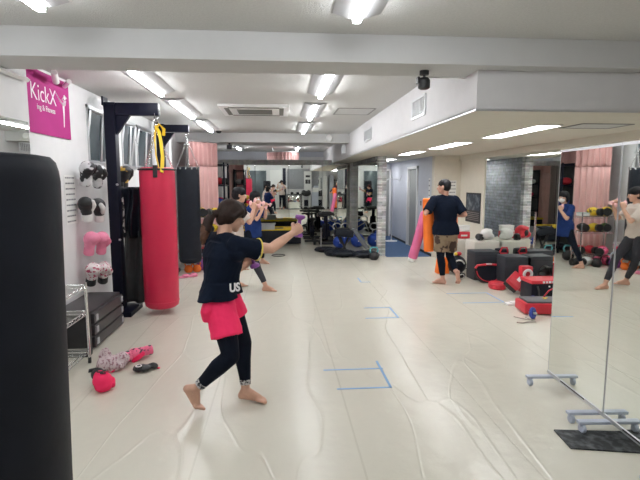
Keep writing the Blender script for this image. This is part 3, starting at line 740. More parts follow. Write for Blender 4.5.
    for i in (0, 1):
        sh, el = j['sh'][i], j['el'][i]
        c.limb([(sh, 0.066*s*B), (sh+(el-sh)*sleeve*0.6-V((0, 0, 0.008)), 0.066*s*B), (sh+(el-sh)*sleeve-V((0, 0, 0.014)), 0.074*s*B)], end1=False)
    if shorts:
        for hp in j['hip']:
            zt = (pel.z-hem_drop)-hp.z
            c.tube([hp+V((0, 0, 0.16)), hp+V((0, 0, zt))], [0.085*s*B, 0.116*s*B], 20)
    top_o = c.blob('shirt', top, t, voxel, 3, wrinkle=0.006, wscale=11)
    if trim:
        for i in (0, 1):
            sh, el = j['sh'][i], j['el'][i]; dd = (el-sh)
            MB().torus(sh+dd*sleeve-V((0, 0, 0.014)), 0.0735*s*B, 0.005, axis=dd, n=28).build('sleeve_trim', trim, t)
    # bottoms
    if legging:
        g = MB()
        if not shorts: g.torso([(c_, a_+0.003, b_+0.003, s_, f_) for c_, a_, b_, s_, f_ in rings(0.0, hi=0.12)])
        for i in (0, 1):
            hp, kn, an = j['hip'][i], j['kn'][i], j['an'][i]; e = 0.005
            k_ = kn+(an-kn)*0.86
            g.limb(([] if shorts else [(hp, (0.088*B)*s+e)]) + [(hp+(kn-hp)*(0.34 if shorts else 0.45), (0.077 if shorts else 0.074)*s*B+e), (kn, 0.053*s*B+e)])
            g.limb([(kn, 0.053*s*B+e), (kn+(an-kn)*0.32-F*0.012, 0.054*s*B+e), (kn+(an-kn)*0.75, 0.037*s+e+0.002), (k_, 0.036*s+e)], end1=False)
            if cuff: MB().tube([kn+(an-kn)*0.80, kn+(an-kn)*0.91], [0.0425*s, 0.041*s], 20).build('ankle_cuff', cuff, t)
        g.blob('leggings', legging, t, voxel, 3)
    if shorts:
        g = MB(); sm, cut, fl = shorts
        g.torso([(pel+V((0, 0, 0.03)), 0.158*B*s, 0.112*B*s, hs2, F), (pel-V((0, 0, 0.07)), 0.176*B*s, 0.132*B*s, hs2, F), (pel-V((0, 0, 0.14)), 0.150*B*s, 0.120*B*s, hs2, F)])
        for i in (0, 1):
            hp, kn = j['hip'][i], j['kn'][i]
            e = hp+(kn-hp)*cut[i]
            g.limb([(hp, 0.099*s*B), (hp+(e-hp)*0.55, 0.105*s*B), (e, fl*s*B)], end1=False, n=20)
        g.blob('shorts', sm, t, voxel, 8, wrinkle=0.007, wscale=13)
    return t, L

def dumbbell(c, axis, m, label, name='dumbbell', group='hand dumbbells', L=0.15, r=0.030):
    c = V(c); ax = V(axis).normalized()
    t = thing(name, c, label, 'dumbbell', group)
    MB().cyl(-ax*L*0.3, ax*L*0.3, 0.013).build('handle', m, t)
    for q in (-1, 1):
        MB().lathe(ax*q*L*0.30, [(0.018, 0), (r, 0.012), (r*1.08, L*0.12), (r, L*0.22), (0.018, L*0.25)], n=10, axis=ax*q).build('weight', m, t, angle=0.9)
    return t

# the woman in pink shorts, punching
Z = V((0, 0, 1))
W1 = dict(F=(0.82, 0.57, 0), hf=(0.84, 0.40, -0.36), pel=(-0.420, 3.30, 0.80), neck=(-0.385, 3.32, 1.235), head=(-0.335, 3.345, 1.345),
          sh=[(-0.290, 3.17, 1.165), (-0.475, 3.44, 1.165)], el=[(-0.065, 3.29, 1.125), (-0.340, 3.60, 0.93)], wr=[(0.085, 3.42, 1.215), (-0.255, 3.61, 0.965)],
          hip=[(-0.405, 3.21, 0.75), (-0.385, 3.38, 0.75)], kn=[(-0.335, 3.10, 0.435), (-0.275, 3.42, 0.42)], an=[(-0.575, 3.17, 0.195), (-0.265, 3.36, 0.095)])
t, L = person('person', (-0.40, 3.28, 0), W1, 'woman in navy tee, neon pink shorts and black leggings punching with a dumbbell', M_SKIN, M_TEENAVY, None, M_HAIRB,
    voxel=0.0055, s=0.97, build=1.04, toes=[dict(f=(0.42, 0.12, -0.88), n=(-0.80, -0.1, -0.55), tb=(0.92, 0.3, -0.22)), dict(f=(0.95, -0.28, -0.03))],
    hands=[dict(d=(0.72, 0.42, 0.42), n=(-0.3, 0.9, 0.0), t=(0.12, 0.1, 1), curl=(1.25, 1.35, 0.7), thumb=1.0), dict(d=(0.4, 0, 0.6), n=(0.3, -0.9, 0), t=(-0.3, -0.1, 1), curl=(1.25, 1.35, 0.7), thumb=1.0)],
    sleeve=0.60, hem_drop=0.0, legging=M_LEG, cuff=M_CUFF, shorts=(M_HOTPINK, (0.62, 0.38), 0.108), hairstyle='ponytail', hairmat=M_HAIRB, trim=M_LETGOLD)
P0 = V((-0.47, 3.29, 1.372))-L
MB().limb([(P0+V((0.04, 0.01, -0.005)), 0.030), (P0+V((0.01, 0, -0.01)), 0.026), (P0+V((-0.012, -0.01, -0.05)), 0.034), (P0+V((-0.030, -0.02, -0.11)), 0.036)]).blob('ponytail', M_HAIRB, t, 0.005, 2, wrinkle=0.003, wscale=30)
MB().limb([(P0+V((-0.030, -0.02, -0.10)), 0.0345), (P0+V((-0.045, -0.035, -0.16)), 0.027), (P0+V((-0.050, -0.045, -0.205)), 0.010)]).blob('ponytail_tip', M_HAIRL, t, 0.005, 2, wrinkle=0.006, wscale=30)
MB().torus(P0+V((0.0, 0, 0.0)), 0.024, 0.009, axis=(1, 0.3, 0.4)).build('hair_band', M_BLACKP, t)
text('US', 0.078, M_LET, t, V((-0.305, 3.150, 0.885))-L, (PI/2, 0, 0.55), sx=0.85, bold=0.003)
D1 = (0.135, 3.475, 1.262)
dumbbell(D1, (0.12, 0.1, 1), M_PURPLE, 'purple dumbbell in the outstretched hand of the woman in pink shorts', r=0.035)
dumbbell((-0.215, 3.60, 1.015), (-0.3, -0.1, 1), M_PURPLE, 'purple dumbbell held under the chest of the woman in pink shorts', r=0.035)

W2 = dict(F=(0.96, 0.28, 0), hf=(0.97, 0.2, -0.12), pel=(-0.66, 6.93, 0.82), neck=(-0.60, 6.92, 1.265), head=(-0.575, 6.92, 1.395),
          sh=[(-0.60, 6.77, 1.20), (-0.62, 7.09, 1.20)], el=[(-0.43, 6.74, 1.02), (-0.42, 7.05, 1.04)], wr=[(-0.375, 6.85, 1.195), (-0.315, 6.99, 1.225)],
          hip=[(-0.66, 6.85, 0.77), (-0.63, 7.01, 0.77)], kn=[(-0.62, 6.88, 0.42), (-0.37, 6.95, 0.44)], an=[(-0.66, 7.12, 0.10), (-0.225, 6.90, 0.085)])
person('person', (-0.55, 6.93, 0), W2, 'person in beige tee and charcoal tights with raised fists, dark short hair', M_SKIN, M_TEEBEIGE, None, M_HAIRK,
    voxel=0.007, s=0.98, build=0.95, toes=[dict(f=(0.8, 0.5, 0)), dict(f=(0.98, -0.15, 0))],
    hands=[dict(d=(0.1, 0.1, 1), n=(-0.3, 0.9, 0), t=(-0.9, -0.2, 0.1), curl=(1.25, 1.35, 0.7), thumb=1.0), dict(d=(0.15, -0.1, 1), n=(-0.3, -0.9, 0), t=(-0.9, 0.2, 0.1), curl=(1.25, 1.35, 0.7), thumb=1.0)],
    sleeve=0.8, hem_drop=0.06, legging=M_LEGG, hairstyle='short', hairmat=M_HAIRK)
dumbbell((-0.36, 6.90, 1.265), (0.9, 0.2, -0.3), M_LPINK, 'pale pink dumbbell in the closer fist of the beige tee person', r=0.033)
dumbbell((-0.30, 6.955, 1.295), (0.9, -0.2, -0.3), M_LPINK, 'pale pink dumbbell in the farther fist of the beige tee person', r=0.033)

W3 = dict(F=(0.90, -0.43, 0), hf=(0.88, -0.45, -0.12), pel=(-0.50, 8.86, 0.77), neck=(-0.48, 8.86, 1.175), head=(-0.455, 8.85, 1.30),
          sh=[(-0.545, 8.71, 1.11), (-0.405, 9.00, 1.11)], el=[(-0.42, 8.60, 0.92), (-0.28, 8.93, 0.93)], wr=[(-0.33, 8.66, 1.06), (-0.26, 8.80, 1.11)],
          hip=[(-0.54, 8.79, 0.72), (-0.46, 8.94, 0.72)], kn=[(-0.62, 8.68, 0.42), (-0.34, 9.10, 0.42)], an=[(-0.74, 8.60, 0.09), (-0.36, 9.30, 0.085)])
person('person', (-0.5, 8.9, 0), W3, 'person with black bob in loose royal blue tee and black tights', M_SKIN, M_TEEBLUE, None, M_HAIRK,
    voxel=0.008, s=0.98, build=1.0, toes=[dict(f=(0.9, 0.2, 0)), dict(f=(0.9, -0.4, 0))],
    hands=[dict(d=(0.1, 0.2, 1), n=(-0.3, 0.9, 0), t=(-0.9, -0.2, 0.1), curl=(1.25, 1.35, 0.7)), dict(d=(0.1, -0.1, 1), n=(-0.3, -0.9, 0), t=(-0.9, 0.2, 0.1), curl=(1.25, 1.35, 0.7))],
    sleeve=0.8, hem_drop=0.20, legging=M_LEG, hairstyle='bob', hairmat=M_HAIRK, face_mask=True)
dumbbell((-0.315, 8.71, 1.135), (0.9, 0.2, -0.2), M_LPINK, 'pale pink dumbbell in the lower fist of the blue tee person', r=0.033)
dumbbell((-0.245, 8.78, 1.185), (0.9, -0.2, -0.2), M_LPINK, 'pale pink dumbbell in the upper fist of the blue tee person', r=0.033)

# the coach walking away with foam sticks
CO = dict(F=(-0.25, 0.97, 0), hf=(-0.80, 0.58, -0.05), pel=(2.52, 7.12, 0.84), neck=(2.49, 7.12, 1.385), head=(2.47, 7.12, 1.505),
          sh=[(2.665, 7.15, 1.305), (2.315, 7.09, 1.315)], el=[(2.785, 7.05, 1.09), (2.155, 6.98, 1.12)], wr=[(2.745, 7.29, 1.06), (2.26, 7.18, 1.20)],
          hip=[(2.60, 7.13, 0.79), (2.44, 7.10, 0.79)], kn=[(2.625, 7.22, 0.44), (2.455, 7.14, 0.44)], an=[(2.655, 6.98, 0.215), (2.495, 7.12, 0.10)])
t, L = person('person', (2.52, 7.10, 0), CO, 'barefoot coach in black tee and camouflage shorts walking with foam rolls', M_SKIN2, M_TEENAVY, None, M_HAIRK,
    voxel=0.007, s=1.02, build=1.02, toes=[dict(f=(0.10, 0.12, -0.98), n=(0.05, -0.98, -0.1), tb=(0.0, 0.75, -0.6)), dict(f=(-0.72, 0.60, 0))],
    hands=[dict(d=(-0.5, 0.85, -0.1), n=(-0.8, -0.3, 0), t=(0, 0.1, 1), curl=(0.7, 0.8, 0.5)), dict(d=(0.35, 0.9, 0.25), n=(0.9, -0.35, 0), t=(0, 0.1, 1), curl=(0.4, 0.6, 0.4))],
    sleeve=0.80, hem_drop=0.055, legging=M_LEG, shorts=(M_CAMO, (0.74, 0.74), 0.106), hairstyle='crop', hairmat=M_HAIRK)
def roll(p0, p1, r, m, label, cap=None, name='foam_roll'):
    p0, p1 = V(p0), V(p1); c = (p0+p1)/2
    t = thing(name, c, label, 'foam roll', 'foam rolls the coach carries'); d = (p1-p0).normalized(); L = (p1-p0).length
    MB().lathe(p0-c, [(r*0.82, 0), (r, 0.02), (r, L-0.02), (r*0.82, L)], axis=d, n=28).build('foam', m, t)
    if cap: MB().lathe(p0-c-d*0.05, [(r*0.7, 0), (r*0.9, 0.012), (r*0.9, 0.055)], axis=d, n=24).build('white_end', cap, t)
roll((2.325, 7.30, 0.50), (2.285, 7.30, 1.33), 0.085, M_ORANGE, 'thick orange foam roll tucked under the coach\'s bent arm')
roll((2.15, 7.62, 0.34), (2.31, 7.50, 1.10), 0.075, M_PINKF, 'pink foam roll slanting down beyond the orange one', cap=M_LIGHTPAN)
roll((2.76, 7.40, 0.60), (2.74, 7.40, 1.22), 0.055, M_ORANGE, 'slim orange roll on the coach\'s other side by his hand')

# the photographer, seen in the partition mirror
PH = dict(F=(0, 1, 0), hf=(0, 1, -0.06), pel=(0.10, -0.36, 0.92), neck=(0.09, -0.34, 1.43), head=(0.085, -0.325, 1.565),
          sh=[(0.27, -0.33, 1.36), (-0.09, -0.33, 1.36)], el=[(0.31, -0.18, 1.22), (-0.16, -0.16, 1.24)], wr=[(0.16, -0.045, 1.46), (-0.12, -0.07, 1.47)],
          hip=[(0.18, -0.36, 0.87), (0.02, -0.36, 0.87)], kn=[(0.19, -0.33, 0.48), (0.01, -0.33, 0.48)], an=[(0.20, -0.36, 0.09), (-0.01, -0.36, 0.09)])
person('person', (0.10, -0.36, 0), PH, 'person in pale top and black trousers holding up a phone, reflected far off', M_SKIN, M_TEEBEIGE, None, M_HAIRK,
    voxel=0.009, s=1.0, hands=[dict(d=(-0.5, 0.1, 0.85), n=(-0.7, 0.6, 0), t=(0, 0.8, 0.5), curl=(0.6, 0.7, 0.5)), dict(d=(0.5, 0.1, 0.85), n=(0.7, 0.6, 0), t=(0, 0.8, 0.5), curl=(0.6, 0.7, 0.5))],
    sleeve=0.85, hem_drop=0.08, legging=M_LEG, hairstyle='short', hairmat=M_HAIRK)
t = thing('mobile_phone', (0.015, -0.040, 1.555), 'dark phone in the hands of the photographer', 'phone')
MB().box((0, 0, 0), (0.150, 0.008, 0.073), bev=0.003).build('case', M_BLACKP, t)
MB().box((0, -0.0045, 0), (0.142, 0.001, 0.066)).build('screen', M_BLACKM, t)

# ------------------------------------------------------------------ punching bags and their stands
def bag(name, loc, r, L, m, label, top='flat', seams=True):
    """loc = centre of the underside"""
    t = thing(name, loc, label, 'punching bag')
    prof = [(0.0, 0.0), (r*0.80, 0.004), (r*0.96, 0.03), (r, 0.08), (r*1.01, L*0.3), (r*1.005, L*0.65), (r*1.0, L-0.06), (r*0.985, L-0.035), (r*0.955, L-0.015), (r*0.90, L-0.003), (r*0.80, L), (0, L+0.004)]
    MB().lathe((0, 0, 0), prof, 48).build('bag_body', m, t, angle=1.2)
    if seams:
        MB().torus((0, 0, L-0.075), r*0.975, 0.006, n=48).build('top_seam', m, t)
        MB().torus((0, 0, 0.085), r*1.0, 0.005, n=48).build('bottom_seam', m, t)
    return t
def chain(m, p0, p1, link=0.035, r=0.0035):
    p0, p1 = V(p0), V(p1); n = max(2, int((p1-p0).length/(link*0.78))); d = (p1-p0).normalized()
    a, u, _ = frame_from(d)
    for i in range(n):
        c = p0+(p1-p0)*((i+0.5)/n); s = a if i % 2 else u
        m.tube([c+d*link*0.5*math.cos(q)+s*link*0.28*math.sin(q) for q in [2*PI*k/8 for k in range(8)]], r, 5, closed=True)
    return m
# big black bag standing beside the camera
t = bag('punching_bag', (-0.742, 1.12, 0.06), 0.20, 1.585, mat('matt_black_vinyl', (0.007, 0.009, 0.015), 0.6, var=0.2, bump=0.15, bscale=14, spec=0.25), 'big matt black bag standing closest to the camera', seams=False)
t.rotation_euler = (0, 0.025, 0)
MB().lathe((0, 0, -0.055), [(0.24, 0), (0.26, 0.02), (0.24, 0.06), (0.18, 0.08)], 40).build('base', M_BLACKP, t)
def bag_stand(loc, H, reach, label, pz=0.11, back=0.10):
    """post against the wall and an arm reaching over the mat (+x)"""
    t = thing('bag_stand', loc, label, 'bag stand', 'steel bag stands')
    MB().box((0, 0, H/2), (0.12, 0.13, H), bev=0.006).build('post', M_BLACKM, t)
    MB().box((reach/2-0.03, 0, H-0.05), (reach+0.06, 0.10, pz), bev=0.006).build('arm', M_BLACKM, t)
    MB().poly([V((0.05, -0.03, H-0.12)), V((0.22, -0.03, H-0.12)), V((0.05, -0.03, H-0.36))], (0, 0.06, 0)).build('gusset', M_BLACKM, t, smooth=False)
    MB().box((-0.055, -0.02, H+0.03), (0.02, 0.16, 0.10)).box((0, 0, H+0.01), (0.14, 0.14, 0.02)).build('wall_plate', M_BLACKM, t, smooth=False)
    MB().box((0.05, 0, 0.03), (0.30, 0.5, 0.06), bev=0.01).build('foot_plate', M_BLACKM, t)
    b = MB()
    for z in (0.9, 1.55): b.cyl((0.055, -0.075, z), (0.055, -0.06, z), 0.014, n=8)
    b.build('bolt', M_ALU, t)
    MB().torus((reach-0.04, 0, H-pz-0.02), 0.025, 0.008, axis=(0, 1, 0)).build('eye_hook', M_CHROME, t)
    return t
bag_stand((-1.955, 5.9, 0), 2.47, 0.55, 'navy-black steel stand whose arm carries the pink bag', pz=0.14)
bag_stand((-1.99, 8.4, 0), 2.52, 0.47, 'navy-black steel stand whose arm carries the black bag near the curtain', pz=0.12)
PBX, PBY = -1.445, 5.86
t = bag('punching_bag', (PBX, PBY, 0.07), 0.202, 1.68, M_REDBAG, 'tall crimson pink bag hanging by a yellow strap')
MB().box((0.03, -0.212, 1.63), (0.05, 0.012, 0.14), bev=0.004).torus((0, 0, 1.655), 0.207, 0.011, n=48).build('strap_tab', M_BLACKP, t)
m = MB()
for a in (0.6, 2.6, 4.4):
    chain(m, (0.19*math.cos(a), 0.19*math.sin(a), 1.68), (0, 0, 2.20-0.07))
chain(m, (0, 0, 2.13), (0, 0, 2.31)); m.ell((0, 0, 2.15), (0.02, 0.02, 0.04))
m.build('hanging_chain', M_CHROME, t)
m = MB()
m.tube([(0.01, -0.02, 2.14), (0.0, -0.045, 2.0), (0.02, -0.10, 1.82), (0.07, -0.19, 1.66)], 0.028, 6, flat=0.25)
m.tube([(0.01, -0.01, 2.16), (0.05, -0.03, 2.09), (0.07, -0.05, 1.98), (0.10, -0.12, 1.80), (0.10, -0.19, 1.62)], 0.028, 6, flat=0.25)
m.tube([(0.0, 0.0, 2.12), (0.05, -0.02, 2.18), (0.10, -0.01, 2.12), (0.09, 0.0, 2.05)], 0.026, 6, flat=0.3)
tag(m.build('yellow_strap', M_YEL, None), 'yellow webbing strap looped over the hook of the pink bag', 'strap'); bpy.data.objects['yellow_strap'].location = (PBX, PBY, 0.07)
t = bag('punching_bag', (-1.56, 8.4, 0.19), 0.19, 1.64, M_BLACKL, 'black bag hanging by chains beside the pink curtain')
m = MB()
for a in (0.3, 1.87, 3.44, 5.0): chain(m, (0.18*math.cos(a), 0.18*math.sin(a), 1.63), (0, 0, 2.10))
chain(m, (0, 0, 2.08), (0, 0, 2.20)); m.build('hanging_chain', M_CHROME, t)
m = MB()
for a in range(12): m.cyl((0.187*math.cos(a*PI/6), 0.187*math.sin(a*PI/6), 1.60), (0.187*math.cos(a*PI/6), 0.187*math.sin(a*PI/6), 1.65), 0.012, n=8)
m.build('rim_rivets', M_CHROME, t)

# ------------------------------------------------------------------ gloves
def glove(loc, rz, label, m1, m2, cuffm, group=None, rx=0.0, s=1.0, name='boxing_glove'):
    """local: cuff at the origin, fist towards -z (hung by the cuff), thumb towards +x"""
    t = thing(name, loc, label, 'boxing glove', group); t.rotation_euler = (rx, 0, rz)
    g = MB()
    g.limb([((0, 0, 0.0), 0.044*s), ((0, -0.005*s, 0.06*s), 0.056*s)])
    g.ell((0, -0.012*s, 0.125*s), (0.074*s, 0.066*s, 0.080*s))
    g.ell((0, -0.045*s, 0.150*s), (0.068*s, 0.052*s, 0.058*s))
    g.blob('fist', m1, t, 0.008, 3)
    MB().limb([((0.045*s, -0.01*s, 0.06*s), 0.026*s), ((0.070*s, -0.03*s, 0.11*s), 0.028*s), ((0.062*s, -0.055*s, 0.155*s), 0.024*s)]).blob('thumb', m2, t, 0.007, 3)
    MB().lathe((0, 0, -0.055*s), [(0.046*s, 0), (0.052*s, 0.01), (0.050*s, 0.075*s), (0.044*s, 0.085*s)], 24).build('cuff', cuffm, t)
    return t
GX = -2.055
def hung_pair(z, y, lab, m1, m2, mc, up):
    g = 'glove pairs hung on the wall'
    for k, (dy, dx) in enumerate(((-0.115, 0.0), (0.10, 0.05))):
        gl = glove((GX+dx, y+dy, z-0.06-0.02*k), 0.0, lab[k], m1, m2, mc, g, s=1.05)
        gl.rotation_euler = (0.2 if up else 0.35, -0.12 if k == 0 else 0.18, (0.5, -0.3)[k] if up else (1.0, 0.2)[k])
    h = MB().tube([(WL, y, z+0.02), (WL+0.05, y, z+0.02), (WL+0.07, y, z+0.06)], 0.006, 6).build('wall_hook', M_ALU)
    tag(h, lab[2], 'hook', 'hooks the glove pairs hang on')
hung_pair(1.66, 5.42, ('black and silver glove, closer one of the topmost hung pair', 'black and silver glove, farther one of the topmost hung pair', 'wall hook behind the black and silver gloves'), M_BLKWHT, M_BLACKP, M_BLKWHT, False)
hung_pair(1.28, 5.42, ('black glove with white palm, closer one of the second hung pair', 'black glove with pink cuff, farther one of the second hung pair', 'wall hook behind the black gloves with pink cuffs'), M_BLACKP, M_WHITEL, M_WHITEL, True)
hung_pair(0.92, 5.42, ('plain pink glove, closer one of the third hung pair', 'plain pink glove, farther one of the third hung pair', 'wall hook behind the plain pink gloves'), M_PINKG, M_PINKG, M_PINKG, False)
hung_pair(0.585, 5.42, ('white glove with pink flowers, closer one of the lowest hung pair', 'white glove with pink flowers, farther one of the lowest hung pair', 'wall hook behind the flowered gloves'), M_FLORAL, M_FLORAL, M_BLACKP, False)
g_ = glove((-1.96, 6.25, 1.55), 0.5, 'black and gold glove hung on the stand behind the post', M_BLKYEL, M_BLKYEL, M_BLACKP); g_.rotation_euler = (0.1, 0, 0.8); g_.scale = (1.15,)*3
g_ = glove((-1.97, 6.18, 1.54), 0.5, 'small white glove hanging just below the black and gold glove', M_WHITEL, M_WHITEL, M_BLACKP, s=0.75); g_.rotation_euler = (PI, 0, 0.4)
# cloths hanging from the stand
t = thing('hanging_cloth', (-1.88, 6.05, 0), 'black patterned coat and dark grey cloth hanging between stand and pink bag', 'cloth')
def drape(x0, x1, z0, z1, y, folds, seed, flare=0.0, rows=16, n=40):
    m = MB(); random.seed(seed); ph = random.random()*6
    def P(i, j, s):
        u = i/n; h = j/rows
        w = 1+flare*h
        a = 0.03*math.sin(u*folds*2*PI+ph+2*h)+0.02*math.sin(u*folds*4.3+h*5+ph)
        return V(((x0+x1)/2+(u-0.5)*(x1-x0)*w, y+a+0.02*s+0.02*math.sin(h*7), z1+(z0-z1)*h))
    vs = [[[m.bm.verts.new(P(i, j, s)) for i in range(n+1)] for j in range(rows+1)] for s in (0, 1)]
    for s in (0, 1):
        for j in range(rows):
            for i in range(n): m.bm.faces.new((vs[s][j][i], vs[s][j][i+1], vs[s][j+1][i+1], vs[s][j+1][i]))
    for j in range(rows):
        for i in (0, n): m.bm.faces.new((vs[0][j][i], vs[0][j+1][i], vs[1][j+1][i], vs[1][j][i]))
    for i in range(n):
        for j in (0, rows): m.bm.faces.new((vs[0][j][i], vs[0][j][i+1], vs[1][j][i+1], vs[1][j][i]))
    return m
drape(-0.05, 0.22, 0.08, 0.98, 0.0, 2, 3, 0.35).build('lower_cloth', M_DARKGREY, t, angle=3)
drape(-0.04, 0.20, 0.90, 1.52, -0.03, 2, 5, 0.1).build('coat', M_BLACKL, t, angle=3)
MB().tube([(-0.01, -0.09, 1.40), (0.0, -0.09, 1.25), (-0.01, -0.09, 1.05), (0.0, -0.09, 0.97)], [0.025, 0.018, 0.025, 0.012], 8, flat=0.4).build('white_trim', two_tone('black_white_trim', (0.02, 0.02, 0.02), (0.7, 0.7, 0.68), 18, 0.48, 0.52), t)

# ------------------------------------------------------------------ wire shelf, drawers, bin
def wire_shelf(loc, w, d, H, levels, label, foot='caster', group='wire shelves'):
    t = thing('wire_shelf', loc, label, 'shelf', group)
    for sx in (0, 1):
        for sy in (0, 1):
            x = -w/2+sx*w; y = -d/2+sy*d
            p = MB().cyl((x, y, 0.05), (x, y, H), 0.0125).build('post', M_CHROME, t)
            MB().lathe((x, y, 0.03), [(0.0, -0.012), (0.028, -0.012), (0.028, 0.012), (0.0, 0.012)], axis=(1, 0.3, 0)).build('caster', M_BLACKR, p)
    for z in levels:
        m = MB()
        for q in (z, z-0.03):
            m.tube([(-w/2, -d/2, q), (w/2, -d/2, q)], 0.004, 6).tube([(-w/2, d/2, q), (w/2, d/2, q)], 0.004, 6).tube([(-w/2, -d/2, q), (-w/2, d/2, q)], 0.004, 6).tube([(w/2, -d/2, q), (w/2, d/2, q)], 0.004, 6)
        n = int(d/0.035)
        for k in range(1, n): m.tube([(-w/2, -d/2+k*d/n, z), (w/2, -d/2+k*d/n, z)], 0.0022, 4)
        n = int(d/0.07)
        for k in range(n):
            m.tube([(w/2, -d/2+k*d/n, z), (w/2, -d/2+(k+0.5)*d/n, z-0.03), (w/2, -d/2+(k+1)*d/n, z)], 0.0025, 4)
        n = int(w/0.07)
        for k in range(n): m.tube([(-w/2+k*w/n, -d/2, z), (-w/2+(k+0.5)*w/n, -d/2, z-0.03), (-w/2+(k+1)*w/n, -d/2, z)], 0.0025, 4)
        m.build('shelf_rack', M_CHROME, t)
    return t
wire_shelf((-1.86, 3.88, 0), 0.36, 0.66, 0.72, (0.13, 0.47, 0.70), 'low chrome wire shelf on castors behind the big black bag')
t = thing('drawer_unit', (-1.96, 4.98, 0), 'low dark grey drawer unit with pale corner clips beside the gloves', 'drawer unit')
M_DRW = mat('charcoal_plastic', (0.055, 0.052, 0.056), 0.4, var=0.06)
MB().b2(-0.17, 0.17, -0.44, 0.42, 0.0, 0.37, bev=0.01).build('body', M_DRW, t)
for k in range(3):
    z = 0.02+k*0.115
    d_ = MB().b2(0.17, 0.205, -0.42, 0.40, z, z+0.10, bev=0.008).build('drawer', M_DRW, t)
    for sy in (-1, 1): MB().box((0.208, sy*0.36, z+0.05), (0.012, 0.05, 0.06), bev=0.004).build('corner_clip', mat('pale_grey_clip', (0.40, 0.40, 0.43), 0.4), d_)
q = MB().box((-0.02, -0.445, 0.28), (0.05, 0.004, 0.13)).box((0.03, -0.445, 0.15), (0.04, 0.004, 0.06)).build('sticker', M_LIGHTPAN, t, smooth=False)
t = thing('storage_bin', (-1.93, 4.40, 0), 'tall black bin behind the chrome wire shelf', 'bin')
MB().box((0, 0, 0.19), (0.38, 0.10, 0.38), bev=0.015).build('bin_body', M_BLACKP, t)
MB().box((0, 0, 0.395), (0.40, 0.12, 0.03), bev=0.01).build('rim', M_BLACKP, t)
t = thing('white_tub', (-1.86, 3.86, 0.0), 'white plastic tub under the wire shelf behind the big black bag', 'tub')
MB().lathe((0, 0, 0.0), [(0.085, 0), (0.10, 0.02), (0.105, 0.07), (0.0, 0.072)], 32).build('tub_body', M_WHITEP, t)

# ------------------------------------------------------------------ gear dropped on the mat
def lay_glove(loc, rot, lab, m1, m2, mc, s=1.0, group='pink gloves dropped on the mat'):
    g = glove(loc, 0, lab, m1, m2, mc, group, s=s); g.rotation_euler = rot; return g
g = lay_glove((-1.43, 3.74, 0.075), (PI/2-0.1, 0, 0.55), 'neon pink glove lying palm down at the front of the dropped gear', M_HOTPINK, M_HOTPINK, M_BLACKP, 0.98)

m = MB()
for p_ in ([(-0.03, 0.056, 0.10), (0.0, 0.058, 0.135), (0.03, 0.056, 0.10)], [(-0.02, 0.055, 0.155), (0.02, 0.052, 0.165)]): m.tube(p_, 0.006, 6)
m.build('black_marking', M_BLACKP, g)
lay_glove((-1.36, 4.14, 0.068), (PI/2, 0, -0.75), 'pink glove with black pattern lying behind the speckled bag', M_PINKSPOT, M_HOTPINK, M_PINKSPOT, 0.95)
lay_glove((-1.22, 4.32, 0.062), (PI/2, 0, -1.0), 'pink glove with black pattern farthest from the speckled bag', M_PINKSPOT, M_HOTPINK, M_PINKSPOT, 0.85)
m = MB()
m.ell((0, 0, 0.07), (0.13, 0.10, 0.07)); m.ell((-0.05, 0.03, 0.13), (0.07, 0.06, 0.08)); m.ell((0.11, 0.05, 0.09), (0.10, 0.07, 0.06), Matrix.Rotation(0.4, 3, 'Z')); m.ell((0.03, -0.02, 0.05), (0.16, 0.06, 0.05))
o = m.blob('gear_bag', M_MESHB, None, 0.010, 2, wrinkle=0.02, wscale=12); o.location = (-1.45, 4.02, 0.0); o.scale = (0.72, 0.8, 0.95); tag(o, 'crumpled speckled pink mesh bag between the dropped gloves', 'bag')
def strapthing(pts, r, m, label, cat='hand wrap', flat=0.3, name='hand_wrap', group=None):
    o = MB().tube(pts, r, 8, flat=flat).build(name, m); tag(o, label, cat, group); return o
t = thing('hand_wrap', (-1.17, 3.98, 0.0), 'black hand wrap with white ring mark beside the neon pink glove', 'hand wrap')
MB().ell((0, 0, 0.03), (0.075, 0.055, 0.03)).ell((0.07, 0.05, 0.025), (0.05, 0.035, 0.025)).blob('wrap', M_BLACKP, t, 0.007, 2, wrinkle=0.008, wscale=20)
MB().torus((-0.02, -0.02, 0.058), 0.022, 0.005).build('white_ring', M_LET, t)
strapthing([(-1.60, 3.98, 0.02), (-1.52, 4.0, 0.03), (-1.44, 4.0, 0.03)], 0.035, M_BLACKP, 'black strap end poking out under the speckled bag')
tag(MB().ell((0, 0, 0), (0.018, 0.012, 0.006)).build('pink_tab', M_HOTPINK), 'tiny pink tab on the mat beside the dropped gloves', 'tab'); bpy.data.objects['pink_tab'].location = (-1.05, 4.03, 0.007)

# slippers beside the second stand
for k, (x, y) in enumerate(((-1.62, 7.98), (-1.50, 8.06))):
    t = thing('pink_slipper', (x, y, 0), ('pink slipper closer to the foot of the second stand', 'pink slipper farther out on the mat beside its mate')[k], 'slipper', 'pair of pink slippers', rz=-1.2)
    MB().ell((0, 0, 0.018), (0.045, 0.12, 0.018)).build('sole', M_PINKG, t)
    MB().ell((0, 0.045, 0.035), (0.048, 0.06, 0.032)).build('strap', M_PINKG, t)

